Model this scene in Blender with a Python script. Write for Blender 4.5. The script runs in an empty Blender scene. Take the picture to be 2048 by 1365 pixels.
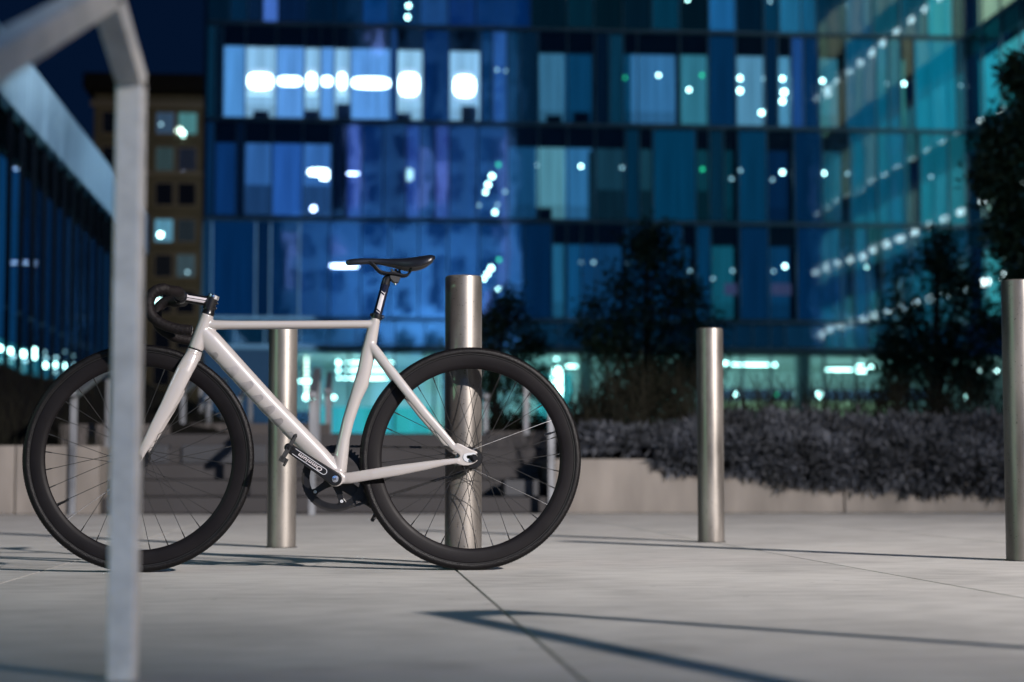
import bpy, math, random
from mathutils import Vector, Matrix
R = math.radians
random.seed(7)
SC = bpy.context.scene
COL = SC.collection

def S(r, g, b):
    def f(c):
        c /= 255.0
        return c / 12.92 if c <= 0.04045 else ((c + 0.055) / 1.055) ** 2.4
    return (f(r), f(g), f(b))

# ------------------------------------------------------------------ camera
FPX, CAMH = 3698.0, 0.279
PITCH = math.atan(272.5 / FPX)
cam_d = bpy.data.cameras.new('camera')
cam = bpy.data.objects.new('camera', cam_d)
COL.objects.link(cam)
cam.location = (0, 0, CAMH)
cam.rotation_euler = (R(90) + PITCH, 0, 0)
cam_d.sensor_width = 36
cam_d.lens = 36 * FPX / 2048
cam_d.clip_end = 2000
cam_d.dof.use_dof = True
cam_d.dof.focus_distance = 5.5
cam_d.dof.aperture_fstop = 2.7
SC.camera = cam

# ------------------------------------------------------------------ world, light, exposure
w = bpy.data.worlds.new('World')
SC.world = w
w.use_nodes = True
bg = w.node_tree.nodes['Background']
bg.inputs[0].default_value = (0.05, 0.27, 1.0, 1)      # clear night sky above the city
bg.inputs[1].default_value = 0.022
SC.view_settings.view_transform = 'Standard'
SC.view_settings.look = 'None'
SC.view_settings.exposure = 0
SC.view_settings.gamma = 1
SC.view_settings.use_curve_mapping = False
SC.cycles.use_denoising = True
SC.cycles.sample_clamp_indirect = 4.0
SC.cycles.max_bounces = 7
SC.cycles.transparent_max_bounces = 12
SC.cycles.caustics_reflective = False
SC.cycles.caustics_refractive = False

def lamp(kind, name, loc, target, energy, color, **kw):
    d = bpy.data.lights.new(name, kind)
    o = bpy.data.objects.new(name, d)
    COL.objects.link(o)
    o.location = loc
    o.rotation_euler = (Vector(target) - Vector(loc)).to_track_quat('-Z', 'Y').to_euler()
    d.energy = energy
    d.color = color
    for k, v in kw.items():
        setattr(d, k, v)
    return o

LAMP_POS = (14.2, -9.8, 9.0)
lamp('SPOT', 'street_lamp_light', LAMP_POS, (0.9, 9.1, 0.2), 58000, (1.0, 0.925, 0.875),
     spot_size=R(32), spot_blend=1.0, shadow_soft_size=0.14)
# unseen cool spot added on the opposite side: soft bluish fill
lamp('SPOT', 'plaza_fill_light', (-13.0, -4.0, 10.0), (0, 8, 0.5), 1150, (0.60, 0.82, 1.0),
     spot_size=R(70), spot_blend=1.0, shadow_soft_size=1.2)
lamp('SPOT', 'green_fill_light', (-9.0, 0.5, 2.6), (-.2, 6, .6), 420, (0.40, 1.0, 0.60), spot_size=R(60), spot_blend=1.0, shadow_soft_size=0.12)  # unseen green spot added to tint the left edge of the bollards
# floodlights on the tower that stands behind the camera
for i, (fx, tz) in enumerate(((2, 14), (14, 26), (8, 42))):
    lamp('SPOT', 'floodlight', (fx, -4.5, 0.5), (fx + 1, -22, tz), (18000, 36000, 48000)[i], (0.10, 0.40, 1.0),
         spot_size=R(75), spot_blend=0.8, shadow_soft_size=0.4)
# unseen spots added to brighten the pavilion fascia
lamp('SPOT', 'fascia_fill_light', (-2.5, 33, 14.0), (-6.9, 38, 9.5), 10000, (0.5, 0.74, 1.0),
     spot_size=R(60), spot_blend=1.0, shadow_soft_size=0.3)
lamp('SPOT', 'fascia_fill_light', (-4.0, 50, 16.0), (-8.2, 50, 9.5), 7500, (0.45, 0.74, 1.0),
     spot_size=R(70), spot_blend=1.0, shadow_soft_size=0.3)
lamp('SPOT', 'facade_fill_light', (-20, 30, 1.5), (8, 82, 10), 90000, (0.3, 0.68, 1.0),  # unseen spot added so that the facade mullions show
     spot_size=R(75), spot_blend=1.0, shadow_soft_size=0.3)
lamp('SPOT', 'apartment_fill_light', (-12.0, 118, 14.0), (-26, 170, 24), 8500, (1.0, 0.8, 0.5),  # unseen warm spot added to brighten the old building
     spot_size=R(80), spot_blend=1.0, shadow_soft_size=0.5)

# ------------------------------------------------------------------ projection helpers (measured pixel -> place in the world)
CP, SP = math.cos(PITCH), math.sin(PITCH)
CAM = Vector((0, 0, CAMH))
def ray(x, y):
    tx, ty = (x - 1024) / FPX, -(y - 682.5) / FPX
    return Vector((tx, CP - SP * ty, SP + CP * ty))
def on_y(x, y, Y):
    d = ray(x, y)
    return CAM + d * (Y / d.y)
def on_plane(x, y, p0, n):
    d = ray(x, y)
    return CAM + d * ((p0 - CAM).dot(n) / d.dot(n))
def on_ground(x, y, z=0.0):
    d = ray(x, y)
    return CAM + d * ((z - CAMH) / d.z)
GR = R(5)
U = Vector((math.cos(GR), math.sin(GR), 0))
V = Vector((-math.sin(GR), math.cos(GR), 0))
def G(u, v, z=0.0):
    return U * u + V * v + Vector((0, 0, z))
def uv_of(p):
    return p.dot(U), p.dot(V)

# ------------------------------------------------------------------ materials
def new_mat(name):
    m = bpy.data.materials.new(name)
    m.use_nodes = True
    nt = m.node_tree
    for n in list(nt.nodes):
        nt.nodes.remove(n)
    out = nt.nodes.new('ShaderNodeOutputMaterial')
    return m, nt, out

def pmat(name, col, rough=0.5, metal=0.0, var=0.12, scale=6.0, bump=0.0, bscale=60.0, stretch=(1, 1, 1),
         coat=0.0, rvar=0.0, spec=0.5, aniso=0.0, detail=4.0, col2=None, noise_w=0.0):
    m, nt, out = new_mat(name)
    N, Lk = nt.nodes.new, nt.links.new
    p = N('ShaderNodeBsdfPrincipled')
    Lk(p.outputs[0], out.inputs[0])
    p.inputs['Roughness'].default_value = rough
    p.inputs['Metallic'].default_value = metal
    p.inputs['Specular IOR Level'].default_value = spec
    p.inputs['Coat Weight'].default_value = coat
    p.inputs['Coat Roughness'].default_value = 0.12
    tc = N('ShaderNodeTexCoord')
    mp = N('ShaderNodeMapping')
    mp.inputs['Scale'].default_value = stretch
    Lk(tc.outputs['Object'], mp.inputs[0])
    nz = N('ShaderNodeTexNoise')
    nz.inputs['Scale'].default_value = scale
    nz.inputs['Detail'].default_value = detail
    Lk(mp.outputs[0], nz.inputs['Vector'])
    mr = N('ShaderNodeMapRange')
    mr.inputs[1].default_value = 0.3
    mr.inputs[2].default_value = 0.7
    Lk(nz.outputs[0], mr.inputs[0])
    mx = N('ShaderNodeMix')
    mx.data_type = 'RGBA'
    c2 = col2 or tuple(min(1, c * (1 + var)) for c in col)
    c1 = tuple(c * (1 - var) for c in col) if col2 is None else col
    mx.inputs[6].default_value = (*c1, 1)
    mx.inputs[7].default_value = (*c2, 1)
    Lk(mr.outputs[0], mx.inputs[0])
    Lk(mx.outputs[2], p.inputs['Base Color'])
    if rvar:
        r2 = N('ShaderNodeMapRange')
        r2.inputs[1].default_value, r2.inputs[2].default_value = 0.3, 0.7
        r2.inputs[3].default_value, r2.inputs[4].default_value = max(0.02, rough - rvar), min(1, rough + rvar)
        Lk(nz.outputs[0], r2.inputs[0])
        Lk(r2.outputs[0], p.inputs['Roughness'])
    if bump:
        n2 = N('ShaderNodeTexNoise')
        n2.inputs['Scale'].default_value = bscale
        n2.inputs['Detail'].default_value = 3
        Lk(mp.outputs[0], n2.inputs['Vector'])
        b = N('ShaderNodeBump')
        b.inputs['Strength'].default_value = bump
        b.inputs['Distance'].default_value = 0.004
        Lk(n2.outputs[0], b.inputs['Height'])
        Lk(b.outputs[0], p.inputs['Normal'])
    return m

def emat(name, col, strength, sample=False):
    m, nt, out = new_mat(name)
    e = nt.nodes.new('ShaderNodeEmission')
    e.inputs[0].default_value = (*col, 1)
    e.inputs[1].default_value = strength
    nt.links.new(e.outputs[0], out.inputs[0])
    m.cycles.emission_sampling = 'AUTO' if sample else 'NONE'
    return m

M = {}
# pavement: pale concrete with fine broom marks, stains and speckle
def pavement_mat():
    m, nt, out = new_mat('concrete_pavement')
    N, Lk = nt.nodes.new, nt.links.new
    p = N('ShaderNodeBsdfPrincipled'); Lk(p.outputs[0], out.inputs[0])
    p.inputs['Roughness'].default_value = 0.72
    tc = N('ShaderNodeTexCoord')
    def noise(scale, st, det=4):
        mp = N('ShaderNodeMapping'); mp.inputs['Scale'].default_value = st
        Lk(tc.outputs['Object'], mp.inputs[0])
        n = N('ShaderNodeTexNoise'); n.inputs['Scale'].default_value = scale; n.inputs['Detail'].default_value = det
        Lk(mp.outputs[0], n.inputs['Vector']); return n
    a = noise(1.1, (1, 1, 1), 6)
    b = noise(9, (0.8, 1.6, 1), 8)
    c = noise(420, (1, 1, 1), 2)
    ramp = N('ShaderNodeValToRGB')
    ramp.color_ramp.elements[0].position = 0.40; ramp.color_ramp.elements[1].position = 0.62
    ramp.color_ramp.elements[0].color = (0.295, 0.285, 0.275, 1)
    ramp.color_ramp.elements[1].color = (0.47, 0.455, 0.435, 1)
    ad = N('ShaderNodeMath'); ad.operation = 'ADD'
    m1 = N('ShaderNodeMath'); m1.operation = 'MULTIPLY'; m1.inputs[1].default_value = 0.45
    m2 = N('ShaderNodeMath'); m2.operation = 'MULTIPLY'; m2.inputs[1].default_value = 0.35
    m3 = N('ShaderNodeMath'); m3.operation = 'MULTIPLY'; m3.inputs[1].default_value = 0.3
    ad2 = N('ShaderNodeMath'); ad2.operation = 'ADD'
    Lk(a.outputs[0], m1.inputs[0]); Lk(b.outputs[0], m2.inputs[0]); Lk(c.outputs[0], m3.inputs[0])
    Lk(m1.outputs[0], ad.inputs[0]); Lk(m2.outputs[0], ad.inputs[1])
    Lk(ad.outputs[0], ad2.inputs[0]); Lk(m3.outputs[0], ad2.inputs[1])
    Lk(ad2.outputs[0], ramp.inputs[0])
    Lk(ramp.outputs[0], p.inputs['Base Color'])
    st = noise(2.6, (1, 1, 1), 8)
    rs_ = N('ShaderNodeMapRange'); rs_.inputs[1].default_value = .56; rs_.inputs[2].default_value = .70; rs_.inputs[3].default_value = 1; rs_.inputs[4].default_value = .80
    Lk(st.outputs[0], rs_.inputs[0])
    vo = N('ShaderNodeTexVoronoi'); vo.inputs['Scale'].default_value = 5.5; Lk(tc.outputs['Object'], vo.inputs['Vector'])
    rv = N('ShaderNodeMapRange'); rv.inputs[1].default_value = .035; rv.inputs[2].default_value = .06; rv.inputs[3].default_value = .62; rv.inputs[4].default_value = 1
    Lk(vo.outputs['Distance'], rv.inputs[0])
    mm_ = N('ShaderNodeMath'); mm_.operation = 'MULTIPLY'; Lk(rs_.outputs[0], mm_.inputs[0]); Lk(rv.outputs[0], mm_.inputs[1])
    sc_ = N('ShaderNodeVectorMath'); sc_.operation = 'SCALE'; Lk(ramp.outputs[0], sc_.inputs[0]); Lk(mm_.outputs[0], sc_.inputs['Scale'])
    Lk(sc_.outputs[0], p.inputs['Base Color'])
    d = noise(160, (0.25, 1.6, 1), 4)
    bp = N('ShaderNodeBump'); bp.inputs['Strength'].default_value = 0.35; bp.inputs['Distance'].default_value = 0.003
    Lk(d.outputs[0], bp.inputs['Height']); Lk(bp.outputs[0], p.inputs['Normal'])
    return m
M['pave'] = pavement_mat()
M['joint'] = pmat('joint_grit', (0.035, 0.033, 0.03), 0.95)
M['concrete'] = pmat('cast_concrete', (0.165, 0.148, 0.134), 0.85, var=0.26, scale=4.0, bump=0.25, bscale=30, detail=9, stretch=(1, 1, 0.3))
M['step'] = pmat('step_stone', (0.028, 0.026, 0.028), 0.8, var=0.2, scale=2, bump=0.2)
M['darksolid'] = pmat('dark_solid', (0.02, 0.022, 0.028), 0.6)
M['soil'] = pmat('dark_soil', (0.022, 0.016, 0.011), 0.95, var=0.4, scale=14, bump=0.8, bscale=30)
M['concrete2'] = pmat('darker_concrete', (0.070, 0.062, 0.060), 0.88, var=0.2, scale=1.8, bump=0.25, bscale=30, detail=6)  # darker than the planter concrete
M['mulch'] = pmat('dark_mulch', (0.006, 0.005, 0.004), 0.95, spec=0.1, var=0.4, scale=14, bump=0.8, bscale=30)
M['asphalt'] = pmat('far_ground', (0.045, 0.045, 0.05), 0.9)
# brushed stainless bollards
def steel_mat(name, base, rough):
    m, nt, out = new_mat(name)
    N, Lk = nt.nodes.new, nt.links.new
    p = N('ShaderNodeBsdfPrincipled'); Lk(p.outputs[0], out.inputs[0])
    p.inputs['Metallic'].default_value = 0.6
    tc = N('ShaderNodeTexCoord')
    mp = N('ShaderNodeMapping'); mp.inputs['Scale'].default_value = (1, 1, 0.22); Lk(tc.outputs['Object'], mp.inputs[0])
    n = N('ShaderNodeTexNoise'); n.inputs['Scale'].default_value = 14; n.inputs['Detail'].default_value = 8
    Lk(mp.outputs[0], n.inputs['Vector'])
    r = N('ShaderNodeMapRange'); r.inputs[1].default_value = .3; r.inputs[2].default_value = .7
    r.inputs[3].default_value = rough - .09; r.inputs[4].default_value = rough + .12
    Lk(n.outputs[0], r.inputs[0]); Lk(r.outputs[0], p.inputs['Roughness'])
    ramp = N('ShaderNodeValToRGB')
    ramp.color_ramp.elements[0].position = .3; ramp.color_ramp.elements[1].position = .68
    ramp.color_ramp.elements[0].color = (*[c * .5 for c in base], 1); ramp.color_ramp.elements[1].color = (*base, 1)
    Lk(n.outputs[0], ramp.inputs[0])
    sp = N('ShaderNodeTexNoise'); sp.inputs['Scale'].default_value = 150; sp.inputs['Detail'].default_value = 2
    Lk(tc.outputs['Object'], sp.inputs['Vector'])
    r3 = N('ShaderNodeMapRange'); r3.inputs[1].default_value = .66; r3.inputs[2].default_value = .72
    r3.inputs[3].default_value = 1; r3.inputs[4].default_value = .45
    Lk(sp.outputs[0], r3.inputs[0])
    mu = N('ShaderNodeVectorMath'); mu.operation = 'SCALE'
    Lk(ramp.outputs[0], mu.inputs[0]); Lk(r3.outputs[0], mu.inputs['Scale']); Lk(mu.outputs[0], p.inputs['Base Color'])
    b = N('ShaderNodeBump'); b.inputs['Strength'].default_value = .12; b.inputs['Distance'].default_value = .002
    Lk(n.outputs[0], b.inputs['Height']); Lk(b.outputs[0], p.inputs['Normal'])
    return m
M['steel'] = steel_mat('weathered_stainless_steel', (0.215, 0.197, 0.18), 0.40)
M['galv'] = steel_mat('satin_steel', (0.66, 0.65, 0.64), 0.55)
M['rack'] = pmat('pale_galvanised_coat', (0.80, 0.77, 0.73), 0.5, metal=0.05, var=0.15, scale=30, rvar=0.1)
M['railsteel'] = steel_mat('dull_rail_steel', (0.22, 0.23, 0.25), 0.5)
M['frame'] = pmat('gloss_offwhite_paint', (0.30, 0.278, 0.272), 0.3, var=0.02, scale=3, coat=0.6)
M['ghost'] = pmat('grey_ghost_lettering', (0.21, 0.195, 0.20), 0.3, var=0.35, scale=25, coat=0.5)
M['tyre'] = pmat('tyre_rubber', (0.0035, 0.003, 0.0035), 0.42, var=0.3, scale=80, bump=0.4, bscale=300, spec=0.16)
M['tread'] = M['tyre']
M['rim'] = pmat('anodised_rim', (0.004, 0.0032, 0.004), 0.5, spec=0.13, var=0.12, scale=12, rvar=0.06)
M['black'] = pmat('black_anodised', (0.006, 0.006, 0.007), 0.28, spec=0.4, var=0.3, scale=30)
M['blackmatte'] = pmat('black_matte', (0.007, 0.007, 0.008), 0.5, var=0.3, scale=40)
M['navy'] = pmat('dark_polished_seatpost', (0.012, 0.014, 0.03), 0.16, metal=0.4)
M['tape'] = pmat('bar_tape', (0.006, 0.0045, 0.005), 0.6, spec=0.15, var=0.25, scale=40, bump=0.5, bscale=160)
M['leather'] = pmat('saddle_cover', (0.006, 0.0065, 0.010), 0.33, var=0.2, scale=60, bump=0.15, bscale=400)
M['silver'] = pmat('silver_metal', (0.75, 0.75, 0.78), 0.22, metal=1.0)
M['label'] = pmat('white_label', (0.42, 0.39, 0.41), 0.4)
M['ink'] = pmat('label_ink', (0.05, 0.05, 0.06), 0.5)
M['etch'] = pmat('etched_grey', (0.38, 0.39, 0.42), 0.35)
M['spoke'] = pmat('black_spoke', (0.014, 0.014, 0.015), 0.35)
M['chain'] = pmat('dark_chain', (0.03, 0.028, 0.027), 0.35, metal=0.7)
M['mullion'] = pmat('bronze_mullion', (0.34, 0.34, 0.40), 0.55)
M['spandrel'] = pmat('dark_spandrel', (0.008, 0.017, 0.030), 0.4)
M['slab'] = pmat('floor_slab', (0.10, 0.12, 0.14), 0.7)
M['navywall'] = pmat('navy_wall', (0.015, 0.025, 0.06), 0.6)
M['tealwall'] = pmat('pale_lobby_wall', (0.48, 0.57, 0.56), 0.8, var=0.08, scale=0.3)
M['lobbyfloor'] = pmat('pale_lobby_floor', (0.5, 0.55, 0.5), 0.5)
M['fascia'] = pmat('brushed_fascia', (0.48, 0.54, 0.58), 0.38, metal=0.6, var=0.4, scale=2.0, stretch=(1, 2.2, 0.12), rvar=0.1)
M['fin'] = pmat('dark_fin', (0.003, 0.004, 0.006), 0.9, spec=0.1)
M['oldwall'] = pmat('ochre_render', (0.22, 0.205, 0.15), 0.9, var=0.15, scale=0.6)
M['oldtrim'] = pmat('stone_trim', (0.36, 0.33, 0.28), 0.9)
M['cornice'] = pmat('dark_cornice', (0.012, 0.012, 0.014), 0.9)
M['towerwall'] = pmat('tower_render', (0.62, 0.62, 0.66), 0.9, var=0.45, scale=0.16)
M['towerglass'] = pmat('tower_window', (0.02, 0.025, 0.035), 0.3)
M['bark'] = pmat('bark', (0.03, 0.024, 0.018), 0.9, var=0.3, scale=20, bump=0.6)
M['leaf'] = pmat('dark_leaf', (0.022, 0.045, 0.018), 0.5, col2=(0.05, 0.08, 0.03), scale=2.5)
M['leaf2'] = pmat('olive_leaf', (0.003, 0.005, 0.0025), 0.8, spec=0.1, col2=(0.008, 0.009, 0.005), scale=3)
M['silverleaf'] = pmat('silver_leaf', (0.008, 0.010, 0.013), 0.7, col2=(0.078, 0.086, 0.108), scale=5)
M['grassm'] = pmat('dry_grass', (0.004, 0.005, 0.003), 0.8, spec=0.1, col2=(0.013, 0.012, 0.008), scale=3)
M['blob'] = emat('lamp_cool_white', (0.55, 1.0, 0.97), 11)
M['blobdim'] = emat('lamp_dim', (0.45, 0.8, 0.95), 1.9)
M['blobpurple'] = emat('lamp_violet', (0.5, 0.65, 1.0), 12)
M['blobgreen'] = emat('lamp_green', (0.02, 0.55, 0.25), 3.0)
M['blobwarm'] = emat('lamp_warm', (0.75, 1.0, 0.85), 5)
M['strip'] = emat('strip_lamp', (0.72, 0.92, 1.0), 9)
M['halo'] = emat('lamp_halo_glow', (0.50, 0.72, 1.0), 1.35)
M['lobbystrip'] = emat('lobby_strip_lamp', (0.55, 1.0, 0.95), 9)
M['wingstrip'] = emat('wing_strip_lamp', (0.85, 0.95, 1.0), 5.0)

def lit_mat():
    # light coming through a window: colour from the object, broken up by soft vertical folds
    m, nt, out = new_mat('lit_window_interior')
    N, Lk = nt.nodes.new, nt.links.new
    e = N('ShaderNodeEmission'); Lk(e.outputs[0], out.inputs[0])
    oi = N('ShaderNodeObjectInfo')
    tc = N('ShaderNodeTexCoord')
    mp = N('ShaderNodeMapping'); mp.inputs['Scale'].default_value = (9, 1, .25); Lk(tc.outputs['Object'], mp.inputs[0])
    n = N('ShaderNodeTexNoise'); n.inputs['Scale'].default_value = 1.0; n.inputs['Detail'].default_value = 3
    Lk(mp.outputs[0], n.inputs['Vector'])
    r = N('ShaderNodeMapRange'); r.inputs[1].default_value = .3; r.inputs[2].default_value = .7
    r.inputs[3].default_value = .72; r.inputs[4].default_value = 1.25
    Lk(n.outputs[0], r.inputs[0]); Lk(r.outputs[0], e.inputs[1]); Lk(oi.outputs['Color'], e.inputs[0])
    m.cycles.emission_sampling = 'NONE'
    return m
M['lit'] = lit_mat()

def glass_mat(name, refl, rough, tint, bump=0.0):
    m, nt, out = new_mat(name)
    N, Lk = nt.nodes.new, nt.links.new
    t = N('ShaderNodeBsdfTransparent'); t.inputs[0].default_value = (*tint, 1)
    g = N('ShaderNodeBsdfGlossy'); g.inputs['Roughness'].default_value = rough
    g.inputs['Color'].default_value = (0.85, 0.95, 1, 1)
    x = N('ShaderNodeMixShader'); x.inputs[0].default_value = refl
    Lk(t.outputs[0], x.inputs[1]); Lk(g.outputs[0], x.inputs[2]); Lk(x.outputs[0], out.inputs[0])
    if bump:
        tc = N('ShaderNodeTexCoord')
        n = N('ShaderNodeTexNoise'); n.inputs['Scale'].default_value = 0.9; n.inputs['Detail'].default_value = 1
        Lk(tc.outputs['Object'], n.inputs['Vector'])
        b = N('ShaderNodeBump'); b.inputs['Strength'].default_value = 1.0; b.inputs['Distance'].default_value = bump
        Lk(n.outputs[0], b.inputs['Height']); Lk(b.outputs[0], g.inputs['Normal'])
    return m
M['glass'] = glass_mat('curtain_wall_glass', 0.22, 0.04, (0.85, 0.96, 1.0), 0.005)
M['lobbyglass'] = glass_mat('lobby_glass', 0.10, 0.02, (0.85, 1.0, 0.98))

def blind_mat():
    m, nt, out = new_mat('translucent_blind')
    N, Lk = nt.nodes.new, nt.links.new
    a = N('ShaderNodeBsdfTranslucent'); a.inputs[0].default_value = (0.55, 0.7, 0.95, 1)
    b = N('ShaderNodeBsdfTransparent'); b.inputs[0].default_value = (0.7, 0.82, 1, 1)
    x = N('ShaderNodeMixShader'); x.inputs[0].default_value = 0.35
    Lk(a.outputs[0], x.inputs[1]); Lk(b.outputs[0], x.inputs[2]); Lk(x.outputs[0], out.inputs[0])
    return m

# ------------------------------------------------------------------ mesh helpers
class MB:
    def __init__(s):
        s.v, s.f = [], []
    def add(s, vs, fs):
        o = len(s.v)
        s.v += [tuple(p) for p in vs]
        s.f += [tuple(i + o for i in f) for f in fs]
        return s
    def box(s, x0, x1, y0, y1, z0, z1):
        vs = [(x0, y0, z0), (x1, y0, z0), (x1, y1, z0), (x0, y1, z0), (x0, y0, z1), (x1, y0, z1), (x1, y1, z1), (x0, y1, z1)]
        return s.add(vs, [(0, 3, 2, 1), (4, 5, 6, 7), (0, 1, 5, 4), (1, 2, 6, 5), (2, 3, 7, 6), (3, 0, 4, 7)])
    def obox(s, c, ax, ay, az, hx, hy, hz):
        c = Vector(c)
        vs = [c + ax * (hx * a) + ay * (hy * b) + az * (hz * d) for d in (-1, 1) for a, b in ((-1, -1), (1, -1), (1, 1), (-1, 1))]
        return s.add(vs, [(0, 3, 2, 1), (4, 5, 6, 7), (0, 1, 5, 4), (1, 2, 6, 5), (2, 3, 7, 6), (3, 0, 4, 7)])
    def quad(s, a, b, c, d):
        return s.add([a, b, c, d], [(0, 1, 2, 3)])
    def rings(s, rings, cap=True):
        n = len(rings[0]); o = len(s.v)
        for r in rings:
            s.v += [tuple(p) for p in r]
        for i in range(len(rings) - 1):
            for j in range(n):
                k = (j + 1) % n
                s.f.append((o + i * n + j, o + i * n + k, o + (i + 1) * n + k, o + (i + 1) * n + j))
        if cap:
            s.f.append(tuple(o + j for j in reversed(range(n))))
            s.f.append(tuple(o + (len(rings) - 1) * n + j for j in range(n)))
        return s
    def sweep(s, pts, n=20, side=Vector((0, 1, 0)), cap=True):
        # pts: (centre, half width in plane, half width along side)
        P = [Vector(p[0]) for p in pts]; rs = []
        for i, p in enumerate(pts):
            T = (P[min(i + 1, len(P) - 1)] - P[max(i - 1, 0)]).normalized()
            b = side - T * side.dot(T)
            if b.length < 1e-4:
                b = T.orthogonal()
            b.normalize()
            a = T.cross(b)
            rs.append([P[i] + a * (p[1] * math.cos(2 * math.pi * k / n)) + b * (p[2] * math.sin(2 * math.pi * k / n)) for k in range(n)])
        return s.rings(rs, cap)
    def tube(s, pts, r, n=12, cap=True):
        # parallel transport tube; r number or list
        P = [Vector(p) for p in pts]
        T0 = (P[1] - P[0]).normalized()
        a = T0.orthogonal().normalized(); rs = []
        for i in range(len(P)):
            T = (P[min(i + 1, len(P) - 1)] - P[max(i - 1, 0)]).normalized()
            a = (a - T * a.dot(T)).normalized()
            b = T.cross(a)
            rr = r[i] if isinstance(r, (list, tuple)) else r
            rs.append([P[i] + a * (rr * math.cos(2 * math.pi * k / n)) + b * (rr * math.sin(2 * math.pi * k / n)) for k in range(n)])
        return s.rings(rs, cap)
    def lathe(s, c, axis, prof, n=48, closed=True):
        # prof: (radius, offset along axis)
        axis = axis.normalized(); a = axis.orthogonal().normalized(); b = axis.cross(a)
        c = Vector(c); o = len(s.v); m = len(prof)
        for k in range(n):
            t = 2 * math.pi * k / n
            d = a * math.cos(t) + b * math.sin(t)
            s.v += [tuple(c + d * r + axis * h) for r, h in prof]
        rng = range(m) if closed else range(m - 1)
        for k in range(n):
            k2 = (k + 1) % n
            for j in rng:
                j2 = (j + 1) % m
                s.f.append((o + k * m + j, o + k * m + j2, o + k2 * m + j2, o + k2 * m + j))
        return s
    def prism(s, poly, d):
        # poly: 3D points in order, extruded by vector d
        n = len(poly); d = Vector(d)
        vs = [Vector(p) for p in poly] + [Vector(p) + d for p in poly]
        fs = [tuple(reversed(range(n))), tuple(range(n, 2 * n))] + [(j, (j + 1) % n, n + (j + 1) % n, n + j) for j in range(n)]
        return s.add(vs, fs)
    def mesh(s, name):
        me = bpy.data.meshes.new(name)
        me.from_pydata(s.v, [], s.f)
        return me
    def build(s, name, mat, parent=None, smooth=False, bevel=0.0, angle=40):
        me = s.mesh(name)
        me.validate()
        import bmesh
        bm = bmesh.new(); bm.from_mesh(me)
        if len(bm.faces) < 60000:
            bmesh.ops.recalc_face_normals(bm, faces=bm.faces)
        bm.to_mesh(me); bm.free()
        me.materials.append(mat)
        if smooth:
            me.polygons.foreach_set('use_smooth', [True] * len(me.polygons))
            if angle:
                try:
                    me.set_sharp_from_angle(angle=R(angle))
                except Exception:
                    pass
        o = bpy.data.objects.new(name, me)
        COL.objects.link(o)
        o.parent = parent
        if bevel:
            b = o.modifiers.new('bevel', 'BEVEL'); b.width = bevel; b.segments = 2; b.limit_method = 'ANGLE'
        return o

def thing(name, label, cat, loc=(0, 0, 0), rotz=0.0, group=None):
    o = bpy.data.objects.new(name, None)
    COL.objects.link(o)
    o.location = loc; o.rotation_euler = (0, 0, rotz); o.empty_display_size = 0.2
    return tag(o, label, cat, group)
def tag(o, label=None, cat=None, group=None, kind=None):
    if label: o['label'] = label
    if cat: o['category'] = cat
    if group: o['group'] = group
    if kind: o['kind'] = kind
    return o
def catmull(pts, k=6):
    P = [Vector(p) for p in pts]; out = []
    for i in range(len(P) - 1):
        p0, p1, p2, p3 = P[max(i - 1, 0)], P[i], P[i + 1], P[min(i + 2, len(P) - 1)]
        for j in range(k):
            t = j / k
            out.append(0.5 * ((2 * p1) + (p2 - p0) * t + (2 * p0 - 5 * p1 + 4 * p2 - p3) * t * t + (3 * p1 - p0 - 3 * p2 + p3) * t ** 3))
    out.append(P[-1])
    return out

# ================================================================== SETTING
g = MB().box(-400, 400, -200, 600, -0.6, -0.05).build('ground', M['asphalt']); tag(g, kind='structure')
pv = MB().box(-19, 19, -12, 14.15, -0.045, -0.018)
pave = pv.build('plaza_pavement', M['joint']); pave.rotation_euler = (0, 0, GR); tag(pave, kind='structure')
pj = on_ground(915, 1143); pu, _v = uv_of(pj)
k0 = -14
SW = 1.235
sm = None
for k in range(-14, 15):
    x0 = pu + k * SW + 0.004
    if sm is None:
        sm = MB().box(0, SW - 0.008, -11.9, 14.1, -0.018, 0.0).mesh('paving_slab'); sm.materials.append(M['pave'])
    o = bpy.data.objects.new('paving_slab', sm); COL.objects.link(o); o.parent = pave; o.location = (x0, 0, 0)

# planters, stairs, terrace -------------------------------------------------
def gbox(mb, u0, u1, v0, v1, z0, z1):
    return mb.box(u0, u1, v0, v1, z0, z1)
def gthing(name, label, cat, u, v, z=0, group=None):
    return thing(name, label, cat, G(u, v, z), GR, group)
uR0 = uv_of(on_ground(1108, 1027.5))[0]; vW = uv_of(on_ground(1400, 1027.3))[1]
uJ = uv_of(on_ground(1692, 1027))[0]
uL1 = uv_of(on_ground(207, 1028))[0]
planter = gthing('planter', 'long low pale concrete planter on the right, filled with silver shrubs', 'planter', uR0, vW)
W1, W2, HW = uJ - uR0, uJ - uR0 + 4.6, 0.42
MB().box(0, W1 - .005, 0, .18, 0, HW).build('wall_panel', M['concrete'], planter, bevel=.008)
MB().box(W1 + .005, W2, 0, .18, 0, HW).build('wall_panel', M['concrete'], planter, bevel=.008)
MB().box(0, .18, .183, 3.2, 0, HW).build('side_wall', M['concrete'], planter, bevel=.008)
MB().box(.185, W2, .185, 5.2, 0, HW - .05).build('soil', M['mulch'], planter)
lplanter = gthing('planter', 'pale concrete planter wall at far left beside the stairs, below the dark mound', 'planter', uL1, vW)
HL = 0.517
MB().box(-.62, 0, 0, .18, 0, HL).build('wall_panel', M['concrete'], lplanter, bevel=.008)
MB().box(-6.5, -.63, 0, .18, 0, HL).build('wall_panel', M['concrete'], lplanter, bevel=.008)
MB().box(-.18, 0, .183, 2.0, 0, HL).build('side_wall', M['concrete'], lplanter, bevel=.008)
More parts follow.
